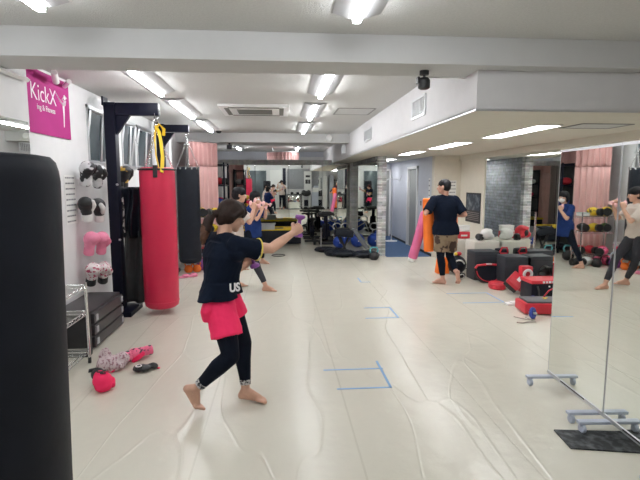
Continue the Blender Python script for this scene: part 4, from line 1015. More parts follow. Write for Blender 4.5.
# ------------------------------------------------------------------ standing mirrors
PHI = 0.055
def stand_mirror(Yf, Yn, label):
    """panel from Yn to Yf; local y along the panel"""
    L = Yf-Yn; c = V((2.085+(((Yf+Yn)/2)-3.1)*math.tan(PHI), (Yf+Yn)/2, 0))
    t = thing('standing_mirror', c, label, 'mirror', 'mirrors on castor stands', rz=-PHI)
    MB().b2(0.000, 0.012, -L/2+0.004, L/2-0.004, 0.10, 1.80).build('mirror_glass', M_MIRROR, t, smooth=False)
    MB().b2(0.0125, 0.03, -L/2, L/2, 0.09, 1.81).build('backing', M_ALU, t, smooth=False)
    f = MB().b2(-0.006, 0.032, -L/2, L/2, 0.075, 0.10).b2(-0.004, 0.032, -L/2, L/2, 1.80, 1.818)
    f.b2(-0.001, 0.032, -L/2, -L/2+0.004, 0.09, 1.81).b2(-0.001, 0.032, L/2-0.004, L/2, 0.09, 1.81)
    f.build('frame', M_ALU, t, smooth=False)
    MB().b2(-0.0075, -0.006, -L/2+0.2, L/2-0.2, 0.088, 0.098).build('seal_strip', M_BLACKP, t, smooth=False)
    for y in (-L/2+0.06, L/2-0.06):
        ft = MB().b2(-0.20, 0.20, y-0.022, y+0.022, 0.060, 0.080, bev=0.005).build('foot_bar', M_GREYP, t)
        for x in (-0.17, 0.17):
            MB().lathe((x-0.013, y-0.004, 0.029), [(0.0, 0), (0.024, 0), (0.029, 0.005), (0.029, 0.021), (0.024, 0.026), (0, 0.026)], 24, axis=(1, 0.12, 0)).box((x, y+0.004, 0.052), (0.034, 0.030, 0.020), bev=0.006).build('caster', M_GREYP, ft)
stand_mirror(3.50, 2.79, 'wheeled mirror panel farther from the camera, its far edge by the kick pads')
stand_mirror(2.785, 2.08, 'wheeled mirror panel closest to the camera, over the dark mat')
o = MB().poly([V((1.73, 2.77, 0.001)), V((1.71, 2.555, 0.001)), V((2.55, 2.38, 0.001)), V((2.62, 2.70, 0.001)), V((2.1, 2.72, 0.001))], (0, 0, 0.008)).build('floor_mat', M_MARBLE, None, smooth=False)
tag(o, 'long dark streaked mat strip lying under the standing mirror', 'mat')

# ------------------------------------------------------------------ kick pads, boxes, stools by the right wall
def stool(loc, w, d, h, label):
    t = thing('white_pouf', loc, label, 'pouf', 'cream seats by the slate wall')
    MB().box((0, 0, h/2+0.02), (w, d, h-0.04), bev=0.05).build('seat_body', M_CREAML, t)
    MB().box((0, 0, h-0.10), (w*1.01, d*1.01, 0.012), bev=0.003).build('piping', M_CREAML, t)
    for sx in (-1, 1):
        for sy in (-1, 1): MB().cyl((sx*w*0.38, sy*d*0.38, 0), (sx*w*0.38, sy*d*0.38, 0.03), 0.02, n=10).build('leg', M_BLACKP, t)
stool((3.20, 8.60, 0), 0.50, 0.5, 0.55, 'cream seat partly hidden behind the coach')
stool((3.52, 8.08, 0), 0.46, 0.44, 0.58, 'cream seat at the corner of the wall mirror')
def headguard(loc, m, label, rz=0.0, s=1.0):
    t = thing('head_guard', loc, label, 'head guard', 'head guards piled on the cream seats', rz=rz)
    R = 0.125*s
    MB().ell((0, 0.01, R*0.95), (R*0.95, R*1.05, R*0.95)).ell((-R*0.62, -R*0.5, R*0.55), (R*0.4, R*0.5, R*0.45)).ell((R*0.62, -R*0.5, R*0.55), (R*0.4, R*0.5, R*0.45)).ell((0, -R*0.45, R*1.5), (R*0.75, R*0.55, R*0.3)).blob('padding', m, t, 0.010, 2)
    MB().ell((0, -R*0.72, R*0.85), (R*0.45, R*0.34, R*0.5)).build('face_opening', M_BLACKP, t)
    MB().tube([(-R*0.8, -R*0.3, R*0.1), (0, -R*0.75, R*0.06), (R*0.8, -R*0.3, R*0.1)], 0.014*s, 8, flat=0.4).build('chin_strap', m, t)
headguard((3.58, 8.05, 0.58), M_WHITEL, 'white head guard resting on the corner seat', 2.2, 0.85)
headguard((3.42, 7.98, 0.58), M_BLACKP, 'small black head guard at the front edge of the corner seat', 0.4, 0.5)
headguard((3.05, 8.52, 0.55), M_RED, 'red head guard closest to the coach', -0.3, 1.0)
for k, (x, y, z, lab) in enumerate(((3.34, 8.55, 0.68, 'white box lid on the red gear beside the white head guard'), (3.14, 8.75, 0.55, 'white box on the back of the cream seat behind the coach'))):
    t = thing('white_box', (x, y, z), lab, 'box', 'white boxes on the cream seats')
    MB().box((0, 0, 0.045), (0.22, 0.16, 0.09), bev=0.015).build('box_body', M_LIGHTPAN, t)
    MB().box((0, 0, 0.098), (0.23, 0.17, 0.02), bev=0.006).build('lid', M_LIGHTPAN, t)
t = thing('red_gear_case', (3.34, 8.55, 0.55), 'red padded case under the white box on the seats', 'case')
MB().box((0, 0, 0.065), (0.23, 0.18, 0.125), bev=0.02).build('case_body', M_RED, t)
MB().box((0, -0.092, 0.06), (0.12, 0.01, 0.03), bev=0.003).build('case_label', M_LIGHTPAN, t)
t = thing('chrome_pole', (2.98, 8.20, 0), 'slim chrome pole standing by the cream seats behind the coach', 'pole')
MB().cyl((0, 0, 0.02), (0, 0, 1.05), 0.018).build('tube', M_CHROME, t); MB().lathe((0, 0, 0), [(0.10, 0), (0.10, 0.015), (0.02, 0.025)], 24).build('base', M_CHROME, t)
def plyo(loc, d, label, rz=0.0):
    t = thing('black_box', loc, label, 'box', 'black padded boxes', rz=rz)
    MB().box((0, 0, d[2]/2), d, bev=0.015).build('box_body', mat('slate_black_vinyl', (0.035, 0.04, 0.05), 0.5, var=0.1), t)
    MB().box((0, 0, d[2]*0.86), (d[0]*1.004, d[1]*1.004, 0.006)).build('seam', M_BLACKP, t)
plyo((3.31, 7.55, 0), (0.42, 0.30, 0.47), 'black padded box behind the round black kick shield', 0.05)
plyo((3.56, 7.05, 0), (0.36, 0.30, 0.46), 'black padded box standing against the wall mirror', 0.0)
t = thing('black_satchel', (3.60, 7.50, 0.0), 'black and red gear bag standing between the two padded boxes', 'bag')
MB().box((0, 0, 0.26), (0.20, 0.16, 0.50), bev=0.05).build('bag_body', M_BLACKL, t)
MB().tube([(-0.07, -0.08, 0.45), (-0.04, -0.1, 0.53), (0.04, -0.1, 0.53), (0.07, -0.08, 0.45)], 0.012, 8).build('handle', M_RED, t)
MB().box((0.0, -0.085, 0.42), (0.12, 0.01, 0.05)).build('red_patch', M_RED, t)
# round belly shield
t = thing('belly_shield', (3.26, 7.15, 0), 'round black shield with red upper rim leaning on the black box', 'kick shield'); 
Rt = Matrix.Rotation(-0.25, 3, 'X')
m = MB()
out = []
for k in range(28):
    a = PI+PI*k/27
    out.append(V((0.22*math.cos(a), 0, 0.20+0.19*math.sin(a))))
out += [V((0.20, 0, 0.27)), V((0.1, 0, 0.285)), V((-0.1, 0, 0.285)), V((-0.20, 0, 0.27))]
m.poly([Rt@p for p in out], Rt@V((0, 0.09, 0))); bmesh.ops.bevel(m.bm, geom=m.bm.edges[:], offset=0.012, segments=2, affect='EDGES')
m.build('shield_body', M_BLACKL, t)
MB().tube([Rt@V((-0.215, -0.006, 0.24)), Rt@V((-0.18, -0.006, 0.285)), Rt@V((0, -0.006, 0.30)), Rt@V((0.18, -0.006, 0.285)), Rt@V((0.215, -0.006, 0.24))], 0.022, 8, flat=0.8).build('red_rim', M_RED, t)
MB().box(Rt@V((0, -0.03, 0.302)), (0.09, 0.012, 0.018)).build('white_logo', M_LET, t)
MB().tube([Rt@(p*0.9+V((0, -0.012, 0.02))) for p in out[:28]], 0.008, 6).build('piping', M_RED, t)
def pad(loc, d, rot, label, m1, m2, name='kick_pad', group='red and black kick pads', straps=True):
    """rectangular strike pad: coloured face with a black core and arm straps"""
    t = thing(name, loc, label, 'kick pad', group); t.rotation_euler = rot
    MB().box((0, 0, d[2]*0.25), (d[0], d[1], d[2]*0.5), bev=0.018).build('core', m2, t)
    MB().box((0, 0, d[2]*0.75), (d[0]*1.01, d[1]*1.01, d[2]*0.5), bev=0.022).build('strike_face', m1, t)
    if straps:
        for x in (-d[0]*0.22, d[0]*0.22):
            MB().tube([(x, -d[1]*0.36, 0.0), (x, -d[1]*0.2, -0.05), (x, d[1]*0.2, -0.05), (x, d[1]*0.36, 0.0)], 0.018, 6, flat=0.4).build('arm_strap', M_BLACKP, t)
    return t
t = thing('focus_mitt', (3.22, 6.80, 0), 'flat round red mitt lying beside the tilted red pad', 'focus mitt')
MB().lathe((0, 0, 0), [(0.13, 0), (0.15, 0.02), (0.15, 0.075), (0.13, 0.095), (0, 0.095)], 32, sx=1, sy=0.8).build('mitt_body', M_RED, t)
t = pad((3.31, 6.52, 0.125), (0.28, 0.20, 0.12), (0.75, -0.35, 0.7), 'glossy red pad tilted up on its edge with white logo', M_RED, M_BLACKP)
MB().box((0.02, -0.02, 0.132), (0.10, 0.05, 0.003)).build('white_logo', M_LET, t)
t = thing('long_kick_shield', (3.52, 6.12, 0), 'long black shield with red top edge and white lettering beside the wall mirror', 'kick shield')
MB().box((0, 0, 0.13), (0.44, 0.30, 0.24), bev=0.02).build('shield_body', M_BLACKL, t)
MB().box((0, -0.005, 0.265), (0.46, 0.31, 0.05), bev=0.015).build('red_edge', M_RED, t)
m = MB()
for k, L_ in enumerate((0.030, 0.022, 0.034, 0.020, 0.040, 0.030)): m.box((-0.06+k*0.042, -0.162, 0.265), (L_, 0.004, 0.026))
m.build('white_marking', M_LET, t, smooth=False)
for x in (-0.14, 0.12): MB().tube([(x, -0.15, 0.21), (x, -0.19, 0.16), (x, -0.19, 0.09), (x, -0.15, 0.05)], 0.014, 6, flat=0.5).build('strap', M_BLACKP, t)
MB().ell((0.02, -0.158, 0.205), 0.012).build('snap', M_LET, t)
t = thing('thai_pad', (3.50, 6.52, 0.0), 'red pad with a pale ring standing behind the long shield', 'kick pad')
MB().box((0, 0, 0.20), (0.17, 0.12, 0.38), bev=0.03).build('pad_body', M_RED, t)
MB().torus((0, -0.07, 0.28), 0.055, 0.020, axis=(0, 1, 0)).build('pale_ring', M_WHITEL, t)
t = thing('black_gear_pile', (3.64, 6.70, 0.0), 'soft black gear bag against the wall mirror behind the long shield', 'bag')
MB().ell((0, 0, 0.15), (0.10, 0.10, 0.15)).ell((-0.02, 0, 0.26), (0.08, 0.08, 0.10)).blob('bag_body', M_BLACKP, t, 0.012, 2, wrinkle=0.015)
MB().tube([(-0.08, -0.08, 0.25), (-0.04, -0.1, 0.34), (0.04, -0.08, 0.34)], 0.015, 6).build('handle', M_BLACKP, t)
t = thing('belly_pad', (3.14, 5.50, 0.0), 'grey topped red pad with yellow mark cut off by the standing mirror', 'kick shield'); t.rotation_euler = (0, 0, -0.12)
MB().box((0.05, 0, 0.075), (0.56, 0.34, 0.13), bev=0.03).build('pad_body', M_RED, t)
MB().box((0.06, 0.0, 0.15), (0.50, 0.28, 0.03), bev=0.012).build('grey_top', mat('grey_vinyl', (0.13, 0.13, 0.14), 0.5), t)
MB().tube([(0.05, -0.02, 0.168), (0.09, 0.01, 0.168), (0.06, 0.03, 0.168), (0.12, 0.04, 0.168)], 0.012, 6, flat=0.3).build('yellow_mark', M_YEL, t)
MB().tube([(0.10, 0.10, 0.16), (0.14, 0.06, 0.25), (0.22, 0.04, 0.30), (0.32, 0.05, 0.26)], 0.018, 6, flat=0.5).build('red_strap', M_RED, t)
t = thing('blue_wrap_roll', (2.90, 5.19, 0.075), 'rolled blue hand wrap leaning on the grey topped pad', 'hand wrap')
MB().torus((0, 0, 0), 0.048, 0.022, axis=(0.8, -1, 0.2)).torus((0, 0, 0), 0.022, 0.012, axis=(0.8, -1, 0.2)).build('wrap', M_BLUEV, t)
MB().cyl((-0.03, 0.03, 0), (0.03, -0.035, 0), 0.012).build('wrap_core', M_LIGHTPAN, t)
t = thing('blue_shoe', (3.34, 5.86, 0.0), 'royal blue and white shoe on the mat before the long shield', 'shoe'); t.rotation_euler = (0, 0, -0.15)
MB().ell((0, 0, 0.04), (0.14, 0.05, 0.04)).ell((-0.07, 0, 0.06), (0.06, 0.045, 0.05)).blob('upper', M_BLUEV, t, 0.007, 2)
MB().ell((0.02, -0.005, 0.066), (0.08, 0.03, 0.022)).build('white_panel', M_LIGHTPAN, t)
MB().box((0, 0, 0.010), (0.27, 0.09, 0.02), bev=0.008).build('sole', M_LIGHTPAN, t)
t = thing('white_cloth', (3.03, 5.86, 0.0), 'folded white cloth on the mat before the blue shoe', 'cloth')
MB().box((0, 0, 0.013), (0.26, 0.12, 0.025), bev=0.008).build('cloth_fold', M_LIGHTPAN, t)
MB().box((0.02, 0.0, 0.033), (0.18, 0.10, 0.014), bev=0.006).build('upper_fold', M_LIGHTPAN, t)
M_STR = mat('grey_webbing', (0.33, 0.29, 0.25), 0.7)
strapthing([(2.64, 5.05, 0.014), (2.70, 5.03, 0.012), (2.78, 5.06, 0.012), (2.86, 5.05, 0.014)], 0.012, M_STR, 'short grey strap lying flat in front of the blue wrap', 'strap', 0.5, 'grey_strap')
strapthing([(2.72, 5.28, 0.012), (2.78, 5.20, 0.010), (2.86, 5.14, 0.010), (2.84, 5.24, 0.014)], 0.008, M_STR, 'thin curled strap beside the blue wrap roll', 'strap', 0.6, 'grey_strap')
# round black gear and orange cone behind the coach
t = thing('round_head_guard', (3.04, 7.98, 0.0), 'black head guard with a pale curved band on the mat behind the coach', 'head guard')
MB().ell((0, 0, 0.16), (0.16, 0.15, 0.16)).build('padding', M_BLACKL, t); MB().torus((-0.01, -0.12, 0.16), 0.095, 0.014, axis=(0, 1, 0.1), arc=(0.3, 4.2)).build('pale_band', M_WHITEL, t)
t = thing('black_shoe', (2.94, 7.55, 0.0), 'small black mitt with white edge on the mat beside the round head guard', 'mitt')
MB().ell((0, 0, 0.055), (0.085, 0.06, 0.055)).build('mitt_body', M_BLACKP, t); MB().torus((0.01, -0.045, 0.05), 0.035, 0.008, axis=(0, 1, 0.2)).build('white_edge', M_WHITEL, t)
t = thing('orange_pad', (2.80, 8.05, 0.0), 'orange wedge pad on the mat behind the legs of the coach', 'pad')
MB().box((0, 0, 0.14), (0.22, 0.16, 0.28), bev=0.02, taper=0.75).build('wedge', M_ORANGE, t); MB().box((-0.07, -0.084, 0.14), (0.03, 0.006, 0.1)).build('white_label', M_LET, t)
t = thing('small_glove', (2.93, 7.72, 0.31), 'small red and yellow glove on the round head guard', 'glove')
t.location = (3.06, 7.96, 0.318)
MB().ell((0, 0, 0.035), (0.05, 0.04, 0.035)).build('red_half', M_RED, t); MB().ell((-0.05, 0.0, 0.03), (0.03, 0.035, 0.03)).build('yellow_half', M_YEL, t)

# ------------------------------------------------------------------ gym corner before the mirrored partition
t = thing('long_bench', (-0.24, 12.35, 0), 'long black padded bench with yellow edging in front of the partition mirror', 'bench')
MB().b2(-0.76, 0.76, -0.30, 0.30, 0.03, 0.36, bev=0.03).build('bench_body', M_BLACKL, t)
m = MB()
for y in (-0.30, 0.30): m.b2(-0.76, 0.76, y-0.012, y+0.012, 0.37, 0.42)
for x in (-0.76, 0.76): m.b2(x-0.012, x+0.012, -0.3, 0.3, 0.37, 0.42)
m.build('yellow_edging', M_YEL, t, smooth=False)
MB().b2(-0.75, 0.75, -0.29, 0.29, 0.355, 0.39, bev=0.01).build('pad', M_BLACKL, t)
t = thing('plastic_tray', (-0.32, 12.15, 0.39), 'translucent pale tray sitting on the yellow edged bench', 'tray')
MB().box((0, 0, 0.07), (0.34, 0.24, 0.14), bev=0.02, taper=1.08).build('tray_body', mat('frosted_plastic', (0.50, 0.52, 0.54), 0.3), t); MB().box((0, 0, 0.145), (0.40, 0.29, 0.015), bev=0.005).build('rim', MATS['frosted_plastic'], t)
t = thing('folded_mat', (0.22, 12.2, 0.39), 'yellow folded mat on the end of the black bench', 'mat')
MB().box((0, 0, 0.03), (0.3, 0.3, 0.055), bev=0.02).build('mat_body', M_YEL, t)
# exercise bike
t = thing('exercise_bike', (0.86, 12.95, 0), 'black exercise bike with handlebars next to the bench end', 'exercise bike')
MB().box((0, 0.35, 0.03), (0.45, 0.07, 0.05), bev=0.01).box((0, -0.35, 0.03), (0.45, 0.07, 0.05), bev=0.01).tube([(0, -0.35, 0.05), (0, 0.35, 0.05)], 0.03, 8).build('base', M_BLACKP, t)
MB().lathe((-0.05, 0.15, 0.28), [(0, 0), (0.20, 0), (0.22, 0.03), (0.22, 0.07), (0.20, 0.10), (0, 0.10)], 32, axis=(1, 0, 0)).build('flywheel', M_BLACKM, t)
MB().tube([(0, 0.15, 0.3), (0, 0.22, 0.75)], 0.028, 8).tube([(0, 0.15, 0.3), (0, -0.2, 0.55)], 0.028, 8).build('frame', M_BLACKP, t)
MB().tube([(-0.22, 0.05, 0.78), (-0.2, 0.2, 0.78), (0.2, 0.2, 0.78), (0.22, 0.05, 0.78)], 0.02, 8).tube([(-0.28, 0.2, 0.72), (0.28, 0.2, 0.72)], 0.022, 8).build('handlebar', M_BLACKR, t)
MB().ell((0, -0.22, 0.60), (0.10, 0.14, 0.045)).build('saddle', M_BLACKR, t)
for q in (-1, 1): MB().tube([(0.06*q, 0.15, 0.28), (0.12*q, 0.15+0.12*q, 0.22)], 0.012, 6).box((0.17*q, 0.15+0.12*q, 0.22), (0.1, 0.08, 0.025)).build('pedal', M_BLACKP, t)
t = thing('exercise_roller', (0.86, 12.05, 0.09), 'small black exercise wheel on the mat between bike and folded mats', 'exercise wheel')
MB().lathe((-0.03, 0, 0), [(0, 0), (0.08, 0), (0.09, 0.01), (0.09, 0.05), (0.08, 0.06), (0, 0.06)], 28, axis=(1, 0, 0)).build('wheel', M_BLACKR, t)
for q in (-1, 1): MB().cyl((0.03*q, 0, 0), (0.15*q, 0, 0), 0.016).build('grip', M_BLACKP, t)
# stepper with console
t = thing('stepper_machine', (1.18, 12.25, 0), 'black stepper machine with padded console standing before the mirror', 'exercise machine')
MB().box((0, 0, 0.04), (0.42, 0.5, 0.07), bev=0.02).build('base', M_BLACKP, t)
MB().tube([(0, 0.12, 0.05), (0, 0.16, 0.72)], 0.05, 10).tube([(0.08, 0.05, 0.05), (0.06, 0.12, 0.5)], 0.03, 8).tube([(-0.08, 0.05, 0.05), (-0.06, 0.12, 0.5)], 0.03, 8).build('column', M_BLACKM, t)
MB().box((0, 0.14, 0.76), (0.40, 0.28, 0.07), bev=0.025).box((0, 0.08, 0.80), (0.26, 0.2, 0.04), bev=0.015).build('console_pad', M_BLACKP, t)
for q in (-1, 1):
    MB().box((0.11*q, -0.12, 0.14), (0.13, 0.30, 0.035), Matrix.Rotation(0.25*q, 3, 'X'), bev=0.01).build('pedal', M_BLACKR, t)
    MB().tube([(0.18*q, 0.10, 0.70), (0.24*q, -0.02, 0.78), (0.24*q, -0.08, 0.70)], 0.014, 8).build('handle', M_CHROME, t)
t = thing('ab_roller_frame', (1.55, 12.45, 0), 'tubular grey exercise frame behind the blue balls', 'exercise machine')
MB().torus((-0.07, 0, 0.42), 0.11, 0.016, axis=(0, 1, 0), sy=0.8).torus((0.14, 0, 0.42), 0.11, 0.016, axis=(0, 1, 0), sy=0.8).build('grip_ring', M_ALU, t)
MB().tube([(-0.1, 0, 0.32), (-0.2, 0.1, 0.02)], 0.016, 8).tube([(0.17, 0, 0.32), (0.25, 0.1, 0.02)], 0.016, 8).tube([(-0.1, 0, 0.3), (0.3, -0.2, 0.02)], 0.016, 8).build('frame', M_ALU, t)
def ball(x, y, r, label):
    t = thing('exercise_ball', (x, y, 0), label, 'exercise ball', 'blue exercise balls')
    MB().ell((0, 0, r), r, seg=32, rings=20).build('ball_body', M_BLUEB, t); MB().cyl((0, -r+0.002, r), (0, -r-0.004, r), 0.015, n=12).build('valve', M_LIGHTPAN, t)
ball(1.60, 12.1, 0.19, 'blue exercise ball behind the folding bench, closer to the stepper')
ball(1.40, 11.35, 0.15, 'smaller blue ball half hidden behind the folding bench')
ball(1.87, 11.5, 0.17, 'blue ball beside the pale brick column')
# folding incline bench with black bag
t = thing('incline_bench', (1.52, 10.65, 0), 'folding bench with slanted grey pad and black roll, beside the pale brick column', 'exercise bench')
MB().box((-0.10, 0, 0.44), (0.42, 0.26, 0.16), Matrix.Rotation(0.1, 3, 'Y'), bev=0.04).box((-0.13, 0, 0.53), (0.30, 0.24, 0.05), bev=0.02).build('black_roll', M_BLACKL, t)
MB().tube([(-0.22, -0.02, 0.45), (-0.05, -0.05, 0.02)], 0.025, 8).tube([(0.02, 0, 0.4), (-0.12, 0.02, 0.02)], 0.022, 8).tube([(-0.30, 0, 0.58), (-0.16, -0.02, 0.2)], 0.018, 8).build('frame', M_BLACKP, t)
MB().poly([V((0.08, -0.12, 0.52)), V((0.14, -0.12, 0.56)), V((0.46, -0.12, 0.12)), V((0.38, -0.12, 0.08))], (0, 0.24, 0)).build('slanted_pad', mat('grey_pad_vinyl', (0.16, 0.17, 0.18), 0.5), t, smooth=False)
# black gear spread on the mat
def blackgear(loc, parts, label, group='black gear spread before the partition', w=0.014):
    m = MB()
    for c, r in parts: m.ell(c, r)
    t = thing('black_gear_bag', loc, label, 'gear bag', group)
    m.blob('bag_body', M_BLACKL, t, 0.012, 1, wrinkle=w, wscale=14)
    c, r = parts[0]
    MB().tube([V(c)+V((-r[0]*0.6, -r[1], 0.01)), V(c)+V((-r[0]*0.2, -r[1]-0.03, 0.02)), V(c)+V((r[0]*0.3, -r[1]-0.03, 0.01)), V(c)+V((r[0]*0.6, -r[1], 0.02))], 0.012, 6, flat=0.4).build('strap', M_BLACKR, t)
blackgear((1.02, 10.75, 0), [((0, 0, 0.06), (0.26, 0.14, 0.07)), ((0.22, -0.05, 0.05), (0.2, 0.14, 0.06))], 'flat black gear bag at the bench end of the spread')
blackgear((1.33, 10.08, 0), [((0, 0, 0.07), (0.28, 0.22, 0.08)), ((-0.2, 0.1, 0.08), (0.2, 0.16, 0.09))], 'wide black gear bag in the middle of the spread')
blackgear((1.76, 9.90, 0), [((0, 0, 0.07), (0.24, 0.2, 0.08)), ((0.16, -0.03, 0.06), (0.16, 0.12, 0.06))], 'black gear bag lying closest to the pale brick column')
strapthing([(0.98, 10.2, 0.015), (1.10, 10.15, 0.02), (1.2, 10.15, 0.03)], 0.022, M_BLACKR, 'black strap end sticking out toward the middle of the mat', 'strap', 0.4, 'black_strap')
def kettlebell(loc, m, label, s=1.0, body=None, rz=0.0, group='kettlebells'):
    t = thing('kettlebell', loc, label, 'kettlebell', group, rz=rz)
    MB().lathe((0, 0, 0), [(0.0, 0), (0.06*s, 0), (0.095*s, 0.04*s), (0.10*s, 0.09*s), (0.075*s, 0.15*s), (0.03*s, 0.17*s), (0, 0.17*s)], 28).build('weight', body or m, t, angle=1.0)
    MB().tube([(-0.055*s, 0, 0.13*s), (-0.085*s, 0, 0.20*s), (-0.06*s, 0, 0.255*s), (0.06*s, 0, 0.255*s), (0.085*s, 0, 0.20*s), (0.055*s, 0, 0.13*s)], 0.016*s, 10).build('handle', m, t)
kettlebell((1.90, 9.58, 0), M_TEAL, 'teal handled kettlebell at the foot of the pale brick column', 1.0, M_BLACKP)
t = thing('bar_pole', (0.96, 11.3, 0), 'thin grey pole standing on the mat beside the stepper', 'pole')
MB().cyl((0, 0, 0.02), (0, 0, 0.5), 0.012, n=10).build('tube', M_ALU, t); MB().lathe((0, 0, 0), [(0.06, 0), (0.06, 0.01), (0.015, 0.02)], 20).build('base', M_BLACKP, t)
t = thing('exercise_ring', (-0.05, 10.3, 0), 'thin dark ring lying on the mat before the yellow edged bench', 'ring')
MB().torus((0, 0, 0.008), 0.14, 0.008, n=36).build('hoop', M_BLACKP, t)
# coat stand in the corridor
t = thing('coat_stand', (2.95, 12.55, 0), 'white coat stand with curved arms on the blue carpet', 'coat stand')
MB().lathe((0, 0, 0.008), [(0.16, 0), (0.16, 0.015), (0.03, 0.03)], 28).build('base', M_LIGHTPAN, t); MB().cyl((0, 0, 0.03), (0, 0, 1.72), 0.018).build('pole', M_ALU, t)
for q in (-1, 1): MB().tube([(0, 0, 1.66), (0.10*q, -0.05, 1.66), (0.19*q, -0.08, 1.62), (0.22*q, -0.1, 1.72)], 0.012, 8).build('arm', M_ALU, t)

# ------------------------------------------------------------------ racks by the curtain (seen in the standing mirror)
t = wire_shelf((-1.28, 9.30, 0), 0.62, 0.34, 1.0, (0.18, 0.62, 0.92), 'tall chrome wire shelf holding yellow gloves before the pink curtain')
def small_glove(loc, m, label, r=0.085, rz=0.0, group='gloves stored on the wire shelf'):
    t = thing('boxing_glove', loc, label, 'boxing glove', group, rz=rz)
    MB().ell((0, 0, r*0.85), (r, r*1.25, r*0.85)).ell((r*0.6, r*0.4, r*0.9), (r*0.45, r*0.6, r*0.45)).blob('fist', m, t, 0.009, 2)
    MB().cyl((0, -r*1.0, r*0.8), (0, -r*1.7, r*0.8), r*0.7, r*0.75).build('cuff', M_BLACKP, t)
small_glove((-1.51, 9.30, 0.925), M_YELSPOT, 'yellow glove on the top rack, closest to the wall', 0.105, 0.4)
small_glove((-1.26, 9.30, 0.925), M_YELSPOT, 'yellow glove in the middle of the top rack', 0.10, -0.5)
t = thing('gear_box', (-1.05, 9.28, 0.925), 'low pale carton on the mat side end of the top rack', 'box'); MB().box((0, 0, 0.03), (0.16, 0.2, 0.055), bev=0.008).build('box_body', M_LIGHTPAN, t); MB().box((0, 0, 0.058), (0.165, 0.205, 0.012)).build('lid', mat('pale_teal_card', (0.45, 0.60, 0.58), 0.6), t)
small_glove((-1.50, 9.30, 0.625), M_GREEN, 'dark green glove on the middle rack', 0.095, 0.2)
small_glove((-1.29, 9.30, 0.625), M_YEL, 'plain yellow glove on the middle rack', 0.095, -0.2)
small_glove((-1.07, 9.30, 0.625), M_BLACKP, 'black glove on the middle rack', 0.095, 0.1)
small_glove((-1.49, 9.32, 0.185), M_RED, 'red glove on the lowest rack beside the white basket', 0.09, 0.2)
small_glove((-1.24, 9.30, 0.185), M_RED, 'red glove in the middle of the lowest rack', 0.095, -0.3)
small_glove((-1.04, 9.30, 0.185), M_RED, 'red glove on the mat side end of the lowest rack', 0.10, 0.3)
GP = 'gloves and mitts heaped before the wire shelf'
for k, (x, y, m_, r, lab) in enumerate(((-1.42, 9.02, M_PINKSPOT, 0.11, 'pink glove with dark spots heaped closest to the white basket'), (-1.22, 9.00, M_PINKSPOT, 0.10, 'pink spotted glove in the middle of the heap'), (-1.02, 8.98, M_WHITEL, 0.10, 'pale grey mitt in the heap before the wire shelf'), (-0.86, 8.95, M_BLACKP, 0.09, 'black mitt at the mat side end of the heap'))):
    small_glove((x, y, 0.0), m_, lab, r, 0.5*k, GP)
small_glove((-1.32, 9.0, 0.19), M_PINKSPOT, 'pink spotted glove lying on top of the heap', 0.10, 0.8, GP)
kettlebell((-1.42, 8.74, 0), M_GREYP, 'grey handled purple kettlebell beside the orange pair', 1.1, M_PURPLE)
kettlebell((-0.98, 9.62, 0), M_TEAL, 'teal handled kettlebell behind the blue tee person', 1.15, M_BLACKP)
kettlebell((-1.12, 8.80, 0), M_BLACKP, 'all black kettlebell before the heap of mitts', 0.9)
for k, (x, lab) in enumerate(((-1.62, 'orange round weight closer to the wall'), (-1.48, 'orange round weight beside the purple kettlebell'))):
    kettlebell((x, 8.50+0.03*k, 0), M_ORANGE, lab, 0.75, rz=0.4*k)
t = thing('plastic_basket', (-1.74, 8.98, 0), 'white slotted basket rack holding pink gloves near the black bag', 'basket')
m = MB()
for sx in (-0.15, 0.15):
    for sy in (-0.15, 0.15): m.box((sx, sy, 0.22), (0.02, 0.02, 0.44))
for z in (0.02, 0.15, 0.28, 0.42):
    for s_ in (-0.15, 0.15): m.box((0, s_, z), (0.32, 0.012, 0.03)).box((s_, 0, z), (0.012, 0.32, 0.03))
for z in (0.02, 0.22): m.box((0, 0, z), (0.3, 0.3, 0.01))
for k in range(-3, 4):
    for s_ in (-0.15, 0.15): m.box((k*0.04, s_, 0.22), (0.008, 0.008, 0.40)).box((s_, k*0.04, 0.22), (0.008, 0.008, 0.40))
m.build('basket_frame', M_LIGHTPAN, t, smooth=False)
small_glove((-1.80, 8.98, 0.24), M_HOTPINK, 'hot pink glove in the white basket nearer the wall', 0.085, 0.3, 'pink gloves in the white basket')
small_glove((-1.65, 8.98, 0.24), M_HOTPINK, 'hot pink glove in the white basket nearer the mat', 0.085, -0.3, 'pink gloves in the white basket')
# tall rack beyond the curtain with red gloves
t = thing('tall_gear_rack', (-1.36, 10.95, 0), 'tall dark rack of gear beyond the pink curtain', 'rack')
m = MB()
for sx in (-0.16, 0.16):
    for sy in (-0.4, 0.4): m.box((sx, sy, 1.0), (0.035, 0.035, 2.0))
m.build('post', M_BLACKM, t, smooth=False)
for z in (0.15, 0.6, 1.05, 1.5, 1.95): MB().box((0, 0, z), (0.34, 0.84, 0.025)).build('shelf', M_BLACKM, t, smooth=False)
MB().box((-0.175, 0, 1.0), (0.01, 0.84, 2.0)).build('back_panel', M_DARKGREY, t, smooth=False)
for k, (y, z, m_, lab) in enumerate(((11.35, 1.515, M_RED, 'bright red glove high on the tall dark rack'), (11.6, 1.515, M_BLUEV, 'blue glove beside the red one high on the tall dark rack'), (11.85, 1.515, M_WHITEL, 'pale glove at the end of the high shelf of the dark rack'), (11.4, 1.065, M_BLUEV, 'blue mitt on the middle shelf of the dark rack'), (11.75, 1.065, M_HOTPINK, 'pink mitt on the middle shelf of the dark rack'), (11.5, 0.615, M_BLACKP, 'black mitt on the lower shelf of the dark rack'))):
    small_glove((-1.36, y-0.65, z), m_, lab, 0.10, PI/2+0.2*k, 'gloves on the tall dark rack')
t = thing('computer_tower', (0.05, 12.35, 0.395), 'grey desktop computer case standing on the black bench', 'computer')
